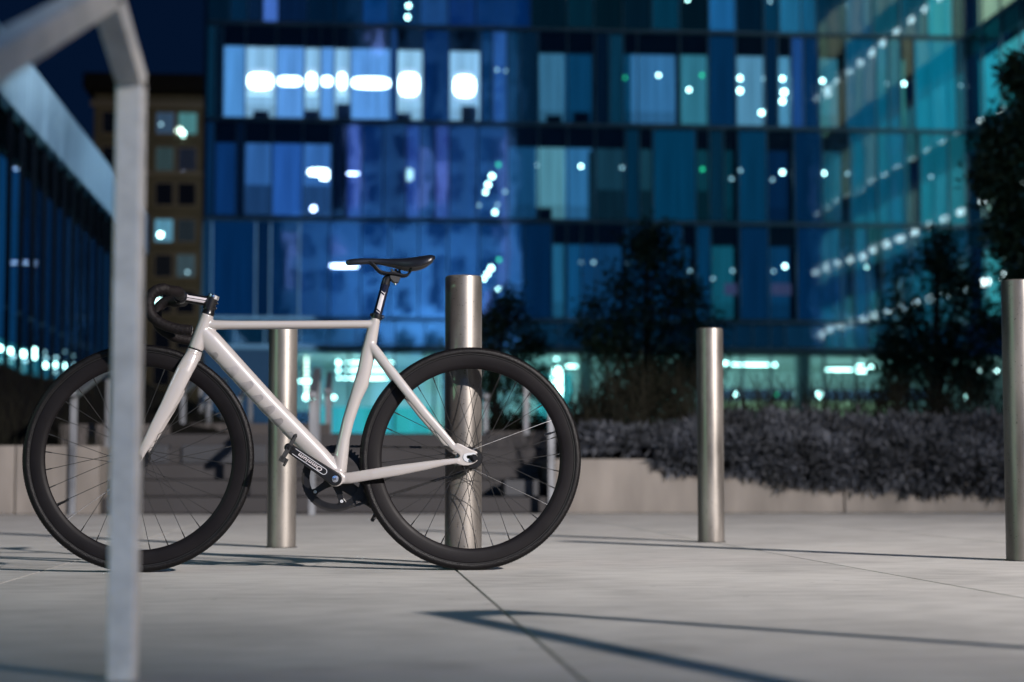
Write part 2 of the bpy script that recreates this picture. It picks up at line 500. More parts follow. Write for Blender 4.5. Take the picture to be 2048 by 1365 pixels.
MB().box(-6.5, -.185, .185, 2.0, 0, HL - .06).build('soil', M['soil'], lplanter)

SU0, SU1 = uL1 + .01, uR0 - .01
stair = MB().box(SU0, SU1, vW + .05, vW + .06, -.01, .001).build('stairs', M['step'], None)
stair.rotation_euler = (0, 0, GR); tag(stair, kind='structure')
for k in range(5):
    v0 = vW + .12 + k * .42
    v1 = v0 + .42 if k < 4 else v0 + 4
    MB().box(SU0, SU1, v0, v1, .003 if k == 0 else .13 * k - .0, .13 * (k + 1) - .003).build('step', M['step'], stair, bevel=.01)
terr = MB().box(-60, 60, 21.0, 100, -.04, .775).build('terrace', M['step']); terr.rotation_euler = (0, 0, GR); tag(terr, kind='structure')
# walls flanking the upper flight
def upx(x, v):      # u coordinate seen at pixel column x for grid depth v
    a = math.atan((x - 1024) / FPX) + GR
    return math.tan(a) * v
vb = vW + 2.3
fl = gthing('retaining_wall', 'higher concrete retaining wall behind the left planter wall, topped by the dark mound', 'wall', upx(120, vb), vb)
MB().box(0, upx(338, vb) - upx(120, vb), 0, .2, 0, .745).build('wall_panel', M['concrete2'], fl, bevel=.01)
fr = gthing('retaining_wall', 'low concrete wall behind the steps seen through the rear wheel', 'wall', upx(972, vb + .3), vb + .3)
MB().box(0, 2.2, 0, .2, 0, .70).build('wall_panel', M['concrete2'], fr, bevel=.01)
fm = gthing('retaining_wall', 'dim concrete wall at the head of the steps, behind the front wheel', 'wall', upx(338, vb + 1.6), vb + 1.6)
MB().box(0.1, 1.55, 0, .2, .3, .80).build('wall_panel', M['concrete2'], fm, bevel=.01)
bk = gthing('dark_block', 'dark block added for the shaded step beside the right planter', 'block', upx(1043, vW + .25), vW + .3, .13)
MB().box(-.14, .13, -.1, .12, 0, .13).build('block_body', M['darksolid'], bk, bevel=.01)  # dark solid standing in for shade on the step
for (bx, bw, lab) in ((450, .35, 'wide dark bench block on the steps between the wheels'), (300, .16, 'small dark block on the steps behind the front wheel')):
    b2 = gthing('dark_block', lab, 'block', upx(bx, vW + 1.4), vW + 1.45, .39)
    MB().box(-bw, bw, -.1, .14, 0, .16).build('block_body', M['darksolid'], b2, bevel=.01)

# handrails on the stairs ---------------------------------------------------
def handrail(label, xn, yn_top, vn, length, rise, zb_n, zb_f):
    un = upx(xn, vn)
    zt = CAMH + (955 - yn_top) / FPX * vn
    t = gthing('stair_handrail', label, 'handrail', un, vn, 0, 'handrails on the stairs')
    h = .024
    MB().box(-h, h, -h, h, zb_n, zt).build('post', M['railsteel'], t, bevel=.003)
    MB().box(-h, h, length - h, length + h, zb_f, zt + rise - .06).build('post', M['railsteel'], t, bevel=.003)
    mb = MB()
    prof = [(0, -.16, zt + .004), (0, .05, zt + .004), (0, length - .12, zt + rise), (0, length + .16, zt + rise - .05)]
    rs = []
    for (x, y, z) in prof:
        rs.append([(x - .03, y, z), (x + .03, y, z), (x + .03, y, z + .045), (x - .03, y, z + .045)])
    mb.rings(rs); mb.build('rail', M['railsteel'], t, bevel=.004)
    return t
handrail('steel stair handrail at far left, seen through the front wheel', 148, 798, vW - .02, 2.0, .30, 0, .52)
handrail('steel stair handrail in the middle, between the down tube and seat tube', 625, 800, vW - .45, 2.0, .30, 0, .52)
handrail('steel stair handrail at right, seen through the rear wheel beside the planter', 1102, 802, vW - .1, 2.0, .30, 0, .52)
handrail('farther steel handrail beyond the front wheel rim, left of the down tube', 418, 806, 18.5, 2.2, .30, .5, .7)
handrail('farther steel handrail under the down tube, just right of the front wheel', 478, 808, 19.2, 2.2, .30, .5, .7)
handrail('farther steel handrail just left of the seat tube', 655, 790, 18.6, 2.2, .30, .5, .7)
handrail('farther steel handrail right of the big bollard inside the rear wheel', 971, 800, 18.0, 2.2, .25, .5, .7)
handrail('farther steel handrail hidden mostly by the foreground post and fork', 366, 790, 18.0, 2.2, .25, .5, .7)

# ================================================================== GLASS OFFICE BUILDING
P0 = on_y(405, 955, 81.0); P0.z = 0
office = thing('office_building', 'large blue glass office building lit from inside, filling the background', 'building', P0, GR)
def lx(x, y=400):
    p = on_plane(x, y, P0, V)
    return (p - P0).dot(U)
def lz(x, y):
    return on_plane(x, y, P0, V).z
Z = [lz(420, 693), lz(420, 636.5), lz(420, 435.5), lz(420, 239), lz(420, 45)]
ST = Z[4] - Z[3]
Z += [Z[4] + ST, Z[4] + 2 * ST]
LW = lx(1934)
TOPZ = Z[-1]
# structure: slabs, back, roof, lobby soffit
for z in Z[:-1]:
    MB().box(0.02, LW, .12, 9, z - .16, z + .16).build('floor_slab', M['slab'], office)
MB().box(0, LW + 12, -.1, 14, TOPZ, TOPZ + .6).build('roof', M['slab'], office)
MB().box(0, LW, 9.0, 9.2, Z[0], TOPZ).build('core_wall', M['spandrel'], office)
MB().box(-.15, 0, 0, 14, Z[0] - .1, TOPZ).build('end_wall', M['spandrel'], office)
for z in Z[:-1]:
    MB().box(-.02, LW + .02, -.12, .0, z - .07, z + .07).build('transom', M['mullion'], office)

def tint(c, gain=1.0):
    r, g_, b = S(*c)
    return (r * gain * 1.25, g_ * gain * 1.5, b * gain * 1.34, 1)
room_mesh = {}
mull = MB()
def litpanel(name, x0, x1, z0, z1, y, col):
    mb = MB().box(0, x1 - x0, 0, .02, 0, z1 - z0)
    o = mb.build(name, M['lit'], office)
    o.location = (x0, y, z0)
    o.color = col
    return o
def pane(px0, px1, zlo, zhi, kind, col, gain=1.0, ypx=400, furn=False):
    x0, x1 = lx(px0, ypx), lx(px1, ypx)
    # glass, each pane very slightly out of true
    gm = MB().box(0, x1 - x0 - .03, 0, .012, 0, zhi - zlo - .10)
    gm.f = [gm.f[2]]     # outer face
    o = gm.build('window_pane', M['glass'], office)
    o.location = (x0 + .015, -.02, zlo + .05)
    o.rotation_euler = (R(random.gauss(0, .05)), 0, R(random.gauss(0, .07)))
    mull.box(x1 - .03, x1 + .03, -.07, .05, zlo + .07, zhi - .07)
    sp = 1.02
    if kind == 'dark':
        MB().box(x0, x1, .05, .10, zlo + .1, zhi - .1).build('spandrel_panel', M['spandrel'], office)
        litpanel('room_wall', x0, x1, zlo + .12, zhi - .12, .04, tint(col, gain))
        return
    if kind == 'frost':
        litpanel('blind', x0, x1, zlo + .12, zhi - .12, .12, tint(col, gain))
        return
    if zhi - zlo > 2:
        MB().box(x0, x1, .05, .11, zhi - sp, zhi - .08).build('spandrel_panel', M['spandrel'], office)
    top = zhi - sp
    if kind == 'blind':
        litpanel('blind', x0 + .04, x1 - .04, zlo + .1, top, .16, tint(col, gain))
    elif kind == 'half':
        mid = zlo + (top - zlo) * .45
        litpanel('blind', x0 + .04, x1 - .04, mid, top, .16, tint(col, gain))
        litpanel('room_wall', x0 - .2, x1 + .2, zlo + .1, top, .9, tint(col, gain * .4))
    else:   # clear: view into the room
        dp = 1.5 + random.random() * .3
        litpanel('room_wall', x0 - .06, x1 + .06, zlo + 1.0, top + .3, dp, tint(col, gain))
        litpanel('room_wall', x0 - .06, x1 + .06, zlo + .1, zlo + .997, dp, tint(col, gain * .75))
        if furn:
            fx = x0 + (x1 - x0) * random.uniform(.25, .7)
            MB().box(fx - .35, fx + .35, .7, 1.0, zlo + .16, zlo + random.uniform(.55, .95)).build('office_furniture', M['navywall'], office)

rowB = [(405, 428, 'dark', (6, 32, 52)), (428, 443, 'dark', (3, 15, 30)), (443, 488, 'blind', (85, 135, 205)), (488, 550, 'clear', (146, 178, 224), 1.0, 1),
        (550, 607, 'blind', (95, 140, 215)), (607, 639, 'clear', (146, 178, 224), 1.0, 1), (639, 667, 'blind', (95, 140, 215)), (667, 699, 'clear', (146, 178, 224), 1.0, 1),
        (699, 781, 'blind', (95, 140, 215)), (781, 793, 'dark', (10, 40, 90)), (793, 845, 'clear', (155, 186, 226), 1.0, 1), (845, 898, 'frost', (4, 30, 75)),
        (898, 961, 'clear', (146, 178, 222), 1.0, 1), (961, 985, 'frost', (8, 40, 80)), (985, 1014, 'frost', (35, 70, 135)), (1014, 1040, 'frost', (8, 38, 66)),
        (1040, 1077, 'dark', (4, 24, 44)), (1077, 1135, 'clear', (56, 98, 134), 1, 1), (1135, 1191, 'clear', (8, 52, 88), 1, 1), (1191, 1219, 'dark', (2, 14, 30)),
        (1219, 1248, 'frost', (8, 42, 64)), (1248, 1276, 'clear', (8, 55, 88)), (1276, 1361, 'clear', (54, 100, 150)), (1361, 1419, 'blind', (50, 105, 130)),
        (1419, 1474, 'frost', (4, 38, 72)), (1474, 1532, 'blind', (85, 128, 165)), (1532, 1558, 'frost', (4, 26, 50)), (1558, 1585, 'blind', (78, 128, 168)),
        (1585, 1610, 'frost', (28, 62, 120)), (1610, 1640, 'frost', (4, 36, 72)), (1640, 1694, 'clear', (45, 98, 122)), (1694, 1755, 'frost', (8, 66, 98)),
        (1755, 1780, 'frost', (8, 76, 105)), (1780, 1805, 'frost', (22, 66, 92)), (1805, 1832, 'clear', (52, 118, 122)), (1832, 1916, 'frost', (8, 98, 128)), (1916, 1934, 'dark', (22, 50, 66))]
rowC = [(405, 428, 'dark', (6, 30, 60)), (428, 472, 'blind', (10, 42, 92)), (472, 488, 'dark', (2, 12, 32)), (488, 543, 'half', (48, 85, 148)),
        (543, 605, 'blind', (38, 78, 155)), (605, 663, 'half', (55, 95, 165)), (663, 693, 'dark', (2, 8, 26)), (693, 723, 'frost', (18, 40, 110)),
        (723, 766, 'frost', (4, 30, 80)), (766, 812, 'frost', (3, 20, 60)), (812, 840, 'frost', (30, 50, 120)), (840, 870, 'frost', (8, 30, 75)),
        (870, 898, 'frost', (36, 42, 110)), (898, 955, 'frost', (14, 40, 90)), (955, 1015, 'frost', (12, 42, 90)), (1015, 1077, 'clear', (20, 60, 100)),
        (1077, 1135, 'clear', (84, 128, 152), 1, 1), (1135, 1191, 'clear', (48, 98, 148)), (1191, 1251, 'half', (20, 48, 66)), (1251, 1279, 'frost', (3, 34, 56)),
        (1279, 1306, 'half', (20, 50, 66)), (1306, 1392, 'frost', (3, 48, 78)), (1392, 1419, 'half', (10, 48, 62)), (1419, 1448, 'frost', (5, 34, 54)),
        (1448, 1477, 'clear', (5, 44, 60)), (1477, 1534, 'frost', (4, 46, 76)), (1534, 1588, 'clear', (4, 30, 62)), (1588, 1645, 'frost', (2, 30, 60)),
        (1645, 1700, 'clear', (20, 62, 82)), (1700, 1755, 'frost', (6, 60, 86)), (1755, 1812, 'frost', (8, 66, 92)), (1812, 1840, 'clear', (18, 74, 92)),
        (1840, 1897, 'frost', (14, 82, 104)), (1897, 1934, 'frost', (18, 76, 92))]
rowD = [(405, 425, 'dark', (6, 34, 64)), (425, 513, 'frost', (3, 34, 74)), (513, 542, 'frost', (3, 24, 54)), (542, 600, 'frost', (3, 30, 66)), (600, 660, 'frost', (4, 34, 82)),
        (660, 722, 'frost', (6, 38, 92)), (722, 780, 'frost', (4, 36, 88)), (780, 838, 'frost', (4, 34, 80)), (838, 896, 'frost', (4, 34, 84)), (896, 958, 'frost', (4, 38, 90)),
        (958, 1016, 'frost', (6, 40, 88)), (1016, 1046, 'frost', (6, 44, 90)), (1046, 1104, 'frost', (2, 28, 60)), (1104, 1133, 'clear', (32, 84, 122)),
        (1133, 1163, 'blind', (14, 62, 104)), (1163, 1192, 'clear', (14, 52, 92)), (1192, 1250, 'clear', (14, 50, 88)), (1250, 1307, 'frost', (3, 38, 70)),
        (1307, 1364, 'frost', (3, 38, 70)), (1364, 1392, 'clear', (5, 40, 70)), (1392, 1421, 'frost', (4, 44, 76)), (1421, 1478, 'clear', (16, 72, 94)),
        (1478, 1536, 'frost', (3, 34, 66)), (1536, 1592, 'clear', (8, 48, 84)), (1592, 1680, 'frost', (2, 32, 66)), (1680, 1706, 'clear', (14, 44, 72)),
        (1706, 1734, 'frost', (8, 50, 80)), (1734, 1763, 'clear', (14, 52, 78)), (1763, 1820, 'frost', (8, 46, 70)), (1820, 1877, 'frost', (10, 50, 72)), (1877, 1934, 'frost', (10, 50, 72))]
rowA = [(405, 455, 'frost', (2, 18, 34)), (455, 492, 'frost', (4, 30, 56)), (492, 522, 'half', (18, 44, 84)), (522, 553, 'frost', (70, 100, 185)), (553, 612, 'half', (14, 40, 84)),
        (612, 667, 'frost', (2, 20, 42)), (667, 722, 'frost', (2, 22, 46)), (722, 778, 'frost', (4, 44, 98)), (778, 838, 'frost', (4, 36, 72)), (838, 896, 'frost', (22, 54, 106)),
        (896, 952, 'frost', (4, 30, 84)), (952, 1062, 'frost', (2, 32, 80)), (1062, 1135, 'dark', (2, 18, 28)), (1135, 1190, 'frost', (3, 30, 44)), (1190, 1247, 'dark', (2, 18, 26)),
        (1247, 1305, 'dark', (3, 20, 32)), (1305, 1362, 'frost', (4, 44, 66)), (1362, 1420, 'dark', (2, 16, 24)), (1420, 1475, 'frost', (28, 84, 138)), (1475, 1530, 'dark', (2, 20, 36)),
        (1530, 1562, 'frost', (6, 44, 70)), (1562, 1605, 'frost', (32, 92, 132)), (1605, 1637, 'frost', (22, 76, 112)), (1637, 1695, 'dark', (4, 36, 58)), (1695, 1750, 'frost', (22, 66, 98)),
        (1750, 1805, 'frost', (14, 66, 86)), (1805, 1860, 'frost', (14, 62, 84)), (1860, 1912, 'frost', (24, 120, 140)), (1912, 1934, 'dark', (14, 34, 46))]
for row, i in ((rowD, 1), (rowC, 2), (rowB, 3), (rowA, 4)):
    for e in row:
        pane(e[0], e[1], Z[i], Z[i + 1], e[2], e[3], e[4] if len(e) > 4 else 1.0, furn=len(e) > 5)
xs = [405, 470, 530, 600, 655, 712, 790, 850, 930, 1000, 1062, 1120, 1190, 1250, 1330, 1400, 1470, 1505, 1540, 1570, 1650, 1680, 1735, 1790, 1850, 1934]
for a, b in zip(xs[:-1], xs[1:]):        # short band above the lobby
    pane(a, b, Z[0], Z[1], 'frost', random.choice([(5, 30, 52), (8, 36, 60), (3, 18, 34)]), ypx=660)
for a, b in zip(xs[:-1:2], xs[2::2]):    # storey above the frame
    pane(a, b, Z[5], Z[6], 'frost', random.choice([(4, 36, 62), (8, 46, 80), (2, 18, 34)]), ypx=0)
tag(mull.build('mullions', M['mullion'], office), kind='stuff')

# pinkish counters seen in two rooms
for a, b in ((1452, 1477), (1546, 1586)):
    litpanel('counter', lx(a), lx(b), lz(a, 588), lz(a, 565), .5, tint((52, 54, 88)))
# bright ceiling strips of the lit storey and smaller lamps behind the glass
def strip(px0, px1, y0, y1, dep, mat, name='ceiling_lamp'):
    a = on_plane(px0, y0, P0 + V * dep, V) - P0
    b = on_plane(px1, y1, P0 + V * dep, V) - P0
    cx, cz, hx, hz = (a.dot(U) + b.dot(U)) / 2, (a.z + b.z) / 2, (b.dot(U) - a.dot(U)) / 2, (a.z - b.z) / 2
    mb = MB(); out = []
    for q in range(28):       # rounded diffuser outline
        t = 2 * math.pi * q / 28
        cs, sn = math.cos(t), math.sin(t)
        e = 2 / 3.2
        out.append((cx + hx * math.copysign(abs(cs) ** e, cs), dep - .05, cz + hz * math.copysign(abs(sn) ** e, sn)))
    mb.prism(out, (0, .1, 0)); mb.build(name, mat, office)
for a, b, y0, y1 in ((496, 545, 147, 179), (556, 603, 154, 172), (614, 632, 147, 178), (644, 664, 154, 172), (676, 692, 147, 178),
                     (704, 780, 155, 178), (798, 838, 147, 192), (908, 950, 152, 194)):
    strip(a, b, y0, y1, .12, M['strip'])
    strip(a - 3, b + 3, y0 - 9, y1 + 9, .24, M['halo'], 'lamp_halo')  # weaker glowing plate behind each strip draws its halo
for a, b in ((494, 545), (612, 634), (674, 694), (798, 838)):
    strip(a, b, 186, 192, .5, M['blobdim'])
strip(616, 658, 338, 352, .12, M['strip']); strip(640, 658, 350, 360, .12, M['strip'])
strip(694, 718, 346, 350, .1, M['blobpurple']); strip(812, 826, 338, 362, .1, M['blobdim'])
strip(660, 716, 529, 536, .08, M['blobpurple'])
strip(412, 418, 95, 232, .03, M['blobdim']) if False else None
disc_cache = {}
def bulb(x, y, size, mat, dep=.3, name='ceiling_lamp'):
    p = on_plane(x, y, P0 + V * dep, V) - P0
    size *= .78
    key = (round(size, 3), mat.name)
    if key not in disc_cache:
        mb = MB()
        rs = []
        for k in range(5):
            t = -math.pi / 2 + math.pi * (k + .5) / 5
            rs.append([(size * math.cos(t) * math.cos(2 * math.pi * j / 8), size * math.cos(t) * math.sin(2 * math.pi * j / 8), size * math.sin(t)) for j in range(8)])
        mb.rings(rs)
        me = mb.mesh(name); me.materials.append(mat); disc_cache[key] = me
    o = bpy.data.objects.new(name, disc_cache[key]); COL.objects.link(o); o.parent = office
    o.location = (p.dot(U), p.dot(V), p.z)
    return o
for x, y, s in ((1480, 157, .13), (1480, 182, .15), (1523, 226, .14), (1565, 158, .13), (1568, 185, .17), (1565, 203, .15), (1645, 162, .12), (1378, 180, .11),
                (1317, 151, .10), (1808, 168, .11), (1565, 345, .12), (1648, 347, .11), (1162, 333, .10), (984, 353, .14), (976, 370, .14), (971, 385, .11),
                (990, 425, .12), (817, 12, .12), (815, 35, .12), (982, 537, .14), (975, 548, .12), (968, 558, .11), (1570, 533, .12), (997, 578, .09), (1735, 535, .09), (1375, 1, .10)):
    bulb(x, y, s, M['blob'], .08)
for x, y in ((1075, 331), (1244, 336), (1463, 358), (1545, 360), (1481, 341), (1426, 558), (1465, 542), (1547, 543), (1163, 525), (1187, 525), (1258, 527), (1380, 543),
             (1540, 3), (1775, 168), (994, 140), (1012, 142), (958, 411), (995, 410), (1010, 384), (1527, 158), (1690, 12), (1921, 172), (1695, 348), (1862, 354)):
    bulb(x, y, .09, M['blobdim'], .08)
bulb(627, 418, .16, M['blobpurple'], .08)
for x, y in ((1249, 156), (1404, 151), (1405, 339), (997, 330), (998, 520)):
    bulb(x, y, .11, M['blobgreen'], .08)

# lobby -------------------------------------------------------------------
LZ0 = .79
MB().box(.1, LW + 8, .4, 16, LZ0 - .01, LZ0 + .02).build('lobby_floor', M['lobbyfloor'], office)
MB().box(.1, LW + 8, .4, 16, Z[0] - .25, Z[0] - .17).build('lobby_ceiling', M['tealwall'], office)
MB().box(.1, LW + 8, 12, 12.3, LZ0 + .03, Z[0] - .26).build('lobby_wall', M['tealwall'], office)
MB().box(0, lx(592), -.02, .5, LZ0, lz(500, 700)).build('navy_wall', M['navywall'], office)
MB().box(lx(405), lx(640), 5.5, 5.8, LZ0 + .03, LZ0 + 2.6).build('lobby_wall', M['navywall'], office)
for xx, dd in ((560, 1.5), (1612, 1.0), (905, 2.0), (1180, 2.0)):
    c = lx(xx); MB().lathe((c, dd, 0), Vector((0, 0, 1)), [(.001, LZ0 + .02), (.36, LZ0 + .02), (.36, Z[0] - .26), (.001, Z[0] - .26)], 20, False).build('column', M['tealwall'], office, True)
for xx in (592, 700, 790, 870, 960, 1040, 1130, 1215, 1300, 1390, 1483, 1540, 1645, 1708, 1812, 1934):
    MB().box(lx(xx) - .05, lx(xx) + .05, .1, .25, LZ0, Z[0] - .16).build('lobby_mullion', M['mullion'], office)
lg = [592, 700, 790, 870, 960, 1040, 1130, 1215, 1300, 1390, 1483, 1540, 1645, 1708, 1812, 1934]
for a, b in zip(lg[:-1], lg[1:]):
    o = MB().box(0, lx(b) - lx(a) - .1, 0, .02, 0, Z[0] - .2 - LZ0); o.f = [o.f[2]]
    o = o.build('lobby_pane', M['lobbyglass'], office); o.location = (lx(a) + .05, .16, LZ0)
for a, b, y, dd in ((680, 790, 712, 3), (690, 790, 726, 3), (690, 788, 741, 3), (686, 776, 757, 3), (1462, 1542, 730, 4), (1652, 1706, 740, 4), (1708, 1755, 733, 4), (1710, 1735, 743, 4),
                  (597, 632, 763, 2), (1130, 1165, 733, 3)):
    strip(a, b, y - 1.9, y + 1.9, dd, M['lobbystrip'], 'lobby_lamp')
for x, y, s in ((676, 711, .1), (677, 726, .12), (677, 741, .09), (678, 756, .07), (1451, 727, .1), (1550, 730, .09), (1640, 790, .2), (1593, 788, .13), (1112, 715, .15), (1140, 713, .09),
                (1765, 733, .08), (1795, 733, .1), (1808, 733, .1), (1960, 742, .1), (1973, 742, .1), (1993, 742, .08), (1198, 716, .1), (1230, 716, .09), (1378, 721, .13), (1390, 730, .1),
                (612, 795, .14), (655, 795, .14), (668, 795, .1), (625, 797, .12), (1932, 792, .2), (1470, 789, .1)):
    bulb(x, y, s, M['blob'], 3.2, 'lobby_lamp')
bulb(1553, 789, .1, M['blobgreen'], 3.2, 'lobby_lamp')
for k in range(12):
    bulb(613, 705 + k * 8.2, .09, M['blobwarm'], 3.0, 'lobby_lamp')
strip(1104, 1124, 735, 800, 3, M['lobbystrip'], 'lobby_lamp')
# panels glowing in place of lit walls; low dark counter on the right of the lobby
litpanel('lit_wall', lx(1440), lx(1860), LZ0 + .05, lz(1500, 792), 6.0, tint((128, 150, 128), .9))
MB().box(lx(1440), lx(1934), 5.2, 5.6, lz(1500, 792), lz(1500, 768)).build('counter', M['navywall'], office)
litpanel('lit_wall', lx(1095), lx(1170), LZ0 + .05, lz(1100, 735), 5.0, tint((60, 170, 190), .9))
litpanel('lit_wall', lx(640), lx(880), LZ0 + .6, lz(700, 800), 8.0, tint((50, 150, 165), .9))
for lxp in (700, 900, 1130, 1380, 1560, 1800):
    q = G(0, 0) + P0 + U * lx(lxp) + V * 5
    lamp('AREA', 'lobby_light', (q.x, q.y, Z[0] - .5), (q.x, q.y + 1.5, 0), 260, (0.50, 0.92, 1.0), shape='RECTANGLE', size=5, size_y=2)

# wing that comes forward on the right -------------------------------------
bay, nb = 2.4, 12
wm = MB()
for r in range(1, 6):
    for k in range(nb):
        y1, y0 = -k * bay, -(k + 1) * bay
        m = MB().add([(LW, y0 + .03, Z[r] + .1), (LW, y1 - .03, Z[r] + .1), (LW, y1 - .03, Z[r + 1] - .1), (LW, y0 + .03, Z[r + 1] - .1)], [(0, 1, 2, 3)])
        m.build('window_pane', M['lobbyglass'], office)
        c = random.choice([(40, 135, 165), (80, 160, 185), (60, 145, 165), (130, 150, 150), (30, 100, 130)])
        if r >= 4: c = random.choice([(150, 160, 145), (120, 160, 150), (165, 150, 135)])
        o = MB().box(0, .03, 0, bay - .05, 0, Z[r + 1] - Z[r] - 1.2).build('room_wall', M['lit'], office)
        o.location = (LW + .7, y0, Z[r] + .12); o.color = tint(c, .72)
        wm.box(LW - .05, LW + .05, y1 - .03, y1 + .03, Z[r] + .07, Z[r + 1] - .07)
    MB().box(LW + .04, LW + .1, -nb * bay, 0, Z[r + 1] - 1.0, Z[r + 1] - .08).build('spandrel_panel', M['spandrel'], office)
    MB().box(LW - .08, LW + .12, -nb * bay, -.14, Z[r] - .07, Z[r] + .07).build('transom', M['mullion'], office)
tag(wm.build('mullions', M['mullion'], office), kind='stuff')
MB().box(LW + .15, LW + 10, -nb * bay, 0, TOPZ - .02, TOPZ + .55).build('roof', M['slab'], office)
MB().box(LW + 2.2, LW + 2.4, -nb * bay, 0, Z[1], TOPZ - .1).build('core_wall', M['spandrel'], office)
for q in range(6):
    z = lz(1934, 103) + (3.62 * (1 - q))
    for k in range(nb):
        y0 = -(k + .82) * bay
        if z > Z[1] and z < TOPZ - .3:
            MB().box(LW + .16, LW + .30, y0, y0 + bay * .28, z - .13, z + .13).build('wing_ceiling_lamp', M['wingstrip'], office)

# ================================================================== OLD BUILDING, far left
OV = 165.0
ou0, ou1 = upx(178, OV), upx(415, OV)
old = gthing('apartment_building', 'old ochre apartment block with a heavy dark cornice, behind the front post', 'building', ou0, OV)
OW = ou1 - ou0
def oz(y): return CAMH + (955 - y) / FPX * OV * 1.005
MB().box(0, OW + 4, .12, 14, 0, oz(196)).build('wall', M['oldwall'], old)
MB().box(-.9, OW + 4, -1.0, 14, oz(190), oz(157)).build('cornice', M['cornice'], old, bevel=.2)
MB().box(-.3, OW + 4, -.3, .12, oz(222), oz(210)).build('string_course', M['oldtrim'], old)
MB().box(-.15, OW + 4, -.1, .12, oz(358), oz(350)).build('string_course', M['oldtrim'], old)
def ox(x): return upx(x, OV) - ou0
litc = {(2, 0): (40, 70, 90), (2, 1): (120, 190, 180), (3, 0): (70, 95, 88), (3, 1): (26, 34, 44), (5, 0): (110, 175, 190), (5, 1): (34, 42, 46), (6, 1): (60, 85, 86), (6, 0): (22, 28, 34)}
rows = [(232, 274), (302, 348), (373, 417), (446, 490), (516, 560), (588, 632), (660, 704), (732, 776)]
for ri, (ya, yb) in enumerate(rows):
    for ci, (xa, xb) in enumerate(((196, 235), (243, 282), (305, 340), (350, 386))):
        c = {(0, 2): (50, 72, 95), (0, 3): (70, 125, 130), (1, 2): (44, 62, 66), (1, 3): (24, 30, 42), (3, 2): (85, 140, 165), (3, 3): (30, 38, 44),
             (4, 3): (52, 70, 78), (4, 2): (14, 16, 20)}.get((ri, ci), (6, 8, 14))
        x0, x1 = ox(xa), ox(xb)
        wf = MB()
        wf.box(x0 - .15, x0, -.04, .2, oz(yb) - .15, oz(ya) + .15); wf.box(x1, x1 + .15, -.04, .2, oz(yb) - .15, oz(ya) + .15)
        wf.box(x0, x1, -.04, .2, oz(ya), oz(ya) + .15); wf.box(x0, x1, -.08, .2, oz(yb) - .15, oz(yb))
        f = wf.build('window', M['oldtrim'], old)
        o = MB().box(0, x1 - x0, 0, .02, 0, oz(ya) - oz(yb)).build('pane', M['lit'], f); o.location = (x0, .06, oz(yb)); o.color = (*S(*c), 1)
for x, y, mt in ((359, 262, 'blobwarm'), (366, 268, 'blob'), (322, 249, 'blobdim'), (366, 344, 'blobpurple'), (318, 604, 'blob'), (321, 470, 'blob'), (375, 545, 'blobdim')):
    p = on_plane(x, y, G(0, OV), V)
    sz = {'blobwarm': .30, 'blob': .22}.get(mt, .12)
    mb = MB().lathe((0, 0, 0), Vector((0, 1, 0)), [(.001, -.05), (sz, -.05), (sz, .05), (.001, .05)], 12, False)
    o = mb.build('room_lamp', M[mt], old); o.location = (uv_of(p)[0] - ou0, .02, p.z)

# ================================================================== PAVILION with fins, left
PU = -6.7
pav = gthing('pavilion', 'low dark building at left with a brushed metal fascia above vertical fins', 'building', PU, 22.0)
zt = lambda y, v: CAMH + (955 - y) / FPX * v
def vof(x):
    return PU / math.tan(math.atan((x - 1024) / FPX) + GR)
v44 = vof(44); ztop = zt(115, v44 * .985) ; v0_ = vof(2); zbot = zt(197, v0_ * .985)
VEND = vof(292)
n = int((VEND - 22) / 2.1)
for k in range(n + 1):
    a, b = 2.1 * k, min(2.1 * (k + 1), VEND - 22)
    MB().box(-.25, 0, a + .012, b - .012, zbot, ztop).build('fascia_panel', M['fascia'], pav, bevel=.01)
MB().box(-9, -.26, 0, VEND - 22, zbot - .1, ztop - .05).build('roof', M['fin'], pav)
k = 0
v = 23.0
while v < VEND - .3:
    MB().box(-.14, -.04, v - 22 - .05, v - 22 + .05, .78, zbot - .02).build('fin', M['fin'], pav)
    v += 1.42
zmid = zt(682, vof(100))
v = 22.0
while v < VEND:
    b = min(v + 2.84, VEND)
    o = MB().box(0, .03, 0, b - v - .05, 0, zbot - zmid - .1).build('room_wall', M['lit'], pav); o.location = (-1.2, v - 22, zmid + .05)
    o.color = (*S(*random.choice([(3, 28, 58), (6, 40, 74), (10, 52, 92), (2, 20, 44)])), 1)
    o = MB().box(0, .03, 0, b - v - .05, 0, zmid - .8).build('room_wall', M['lit'], pav); o.location = (-1.2, v - 22, .8)
    o.color = (*S(*random.choice([(34, 110, 135), (50, 130, 150), (24, 90, 120)])), 1)
    m = MB().add([(-.6, v - 22, .8), (-.6, b - 22, .8), (-.6, b - 22, zbot - .05), (-.6, v - 22, zbot - .05)], [(0, 1, 2, 3)])
    m.build('window_pane', M['lobbyglass'], pav)
    v = b
for x, y, s in ((4, 697, .09), (24, 702, .1), (31, 713, .07), (50, 708, .12), (72, 701, .1), (72, 713, .1), (94, 731, .1), (113, 730, .1), (131, 732, .1), (92, 705, .06),
                (148, 712, .07), (18, 720, .06), (55, 722, .06), (96, 717, .06), (116, 716, .06), (131, 704, .05), (115, 745, .07), (130, 745, .07), (150, 730, .06)):
    p = on_plane(x, y, G(PU - 1.0, 0), U)
    vv = uv_of(p)[1]
    o = MB().box(-.03, .03, -s * 1.7, s * 1.7, -s * .55, s * .55).build('ceiling_lamp', M['blob'] if s > .08 else M['blobdim'], pav); o.location = (-1.05, vv - 22, p.z)

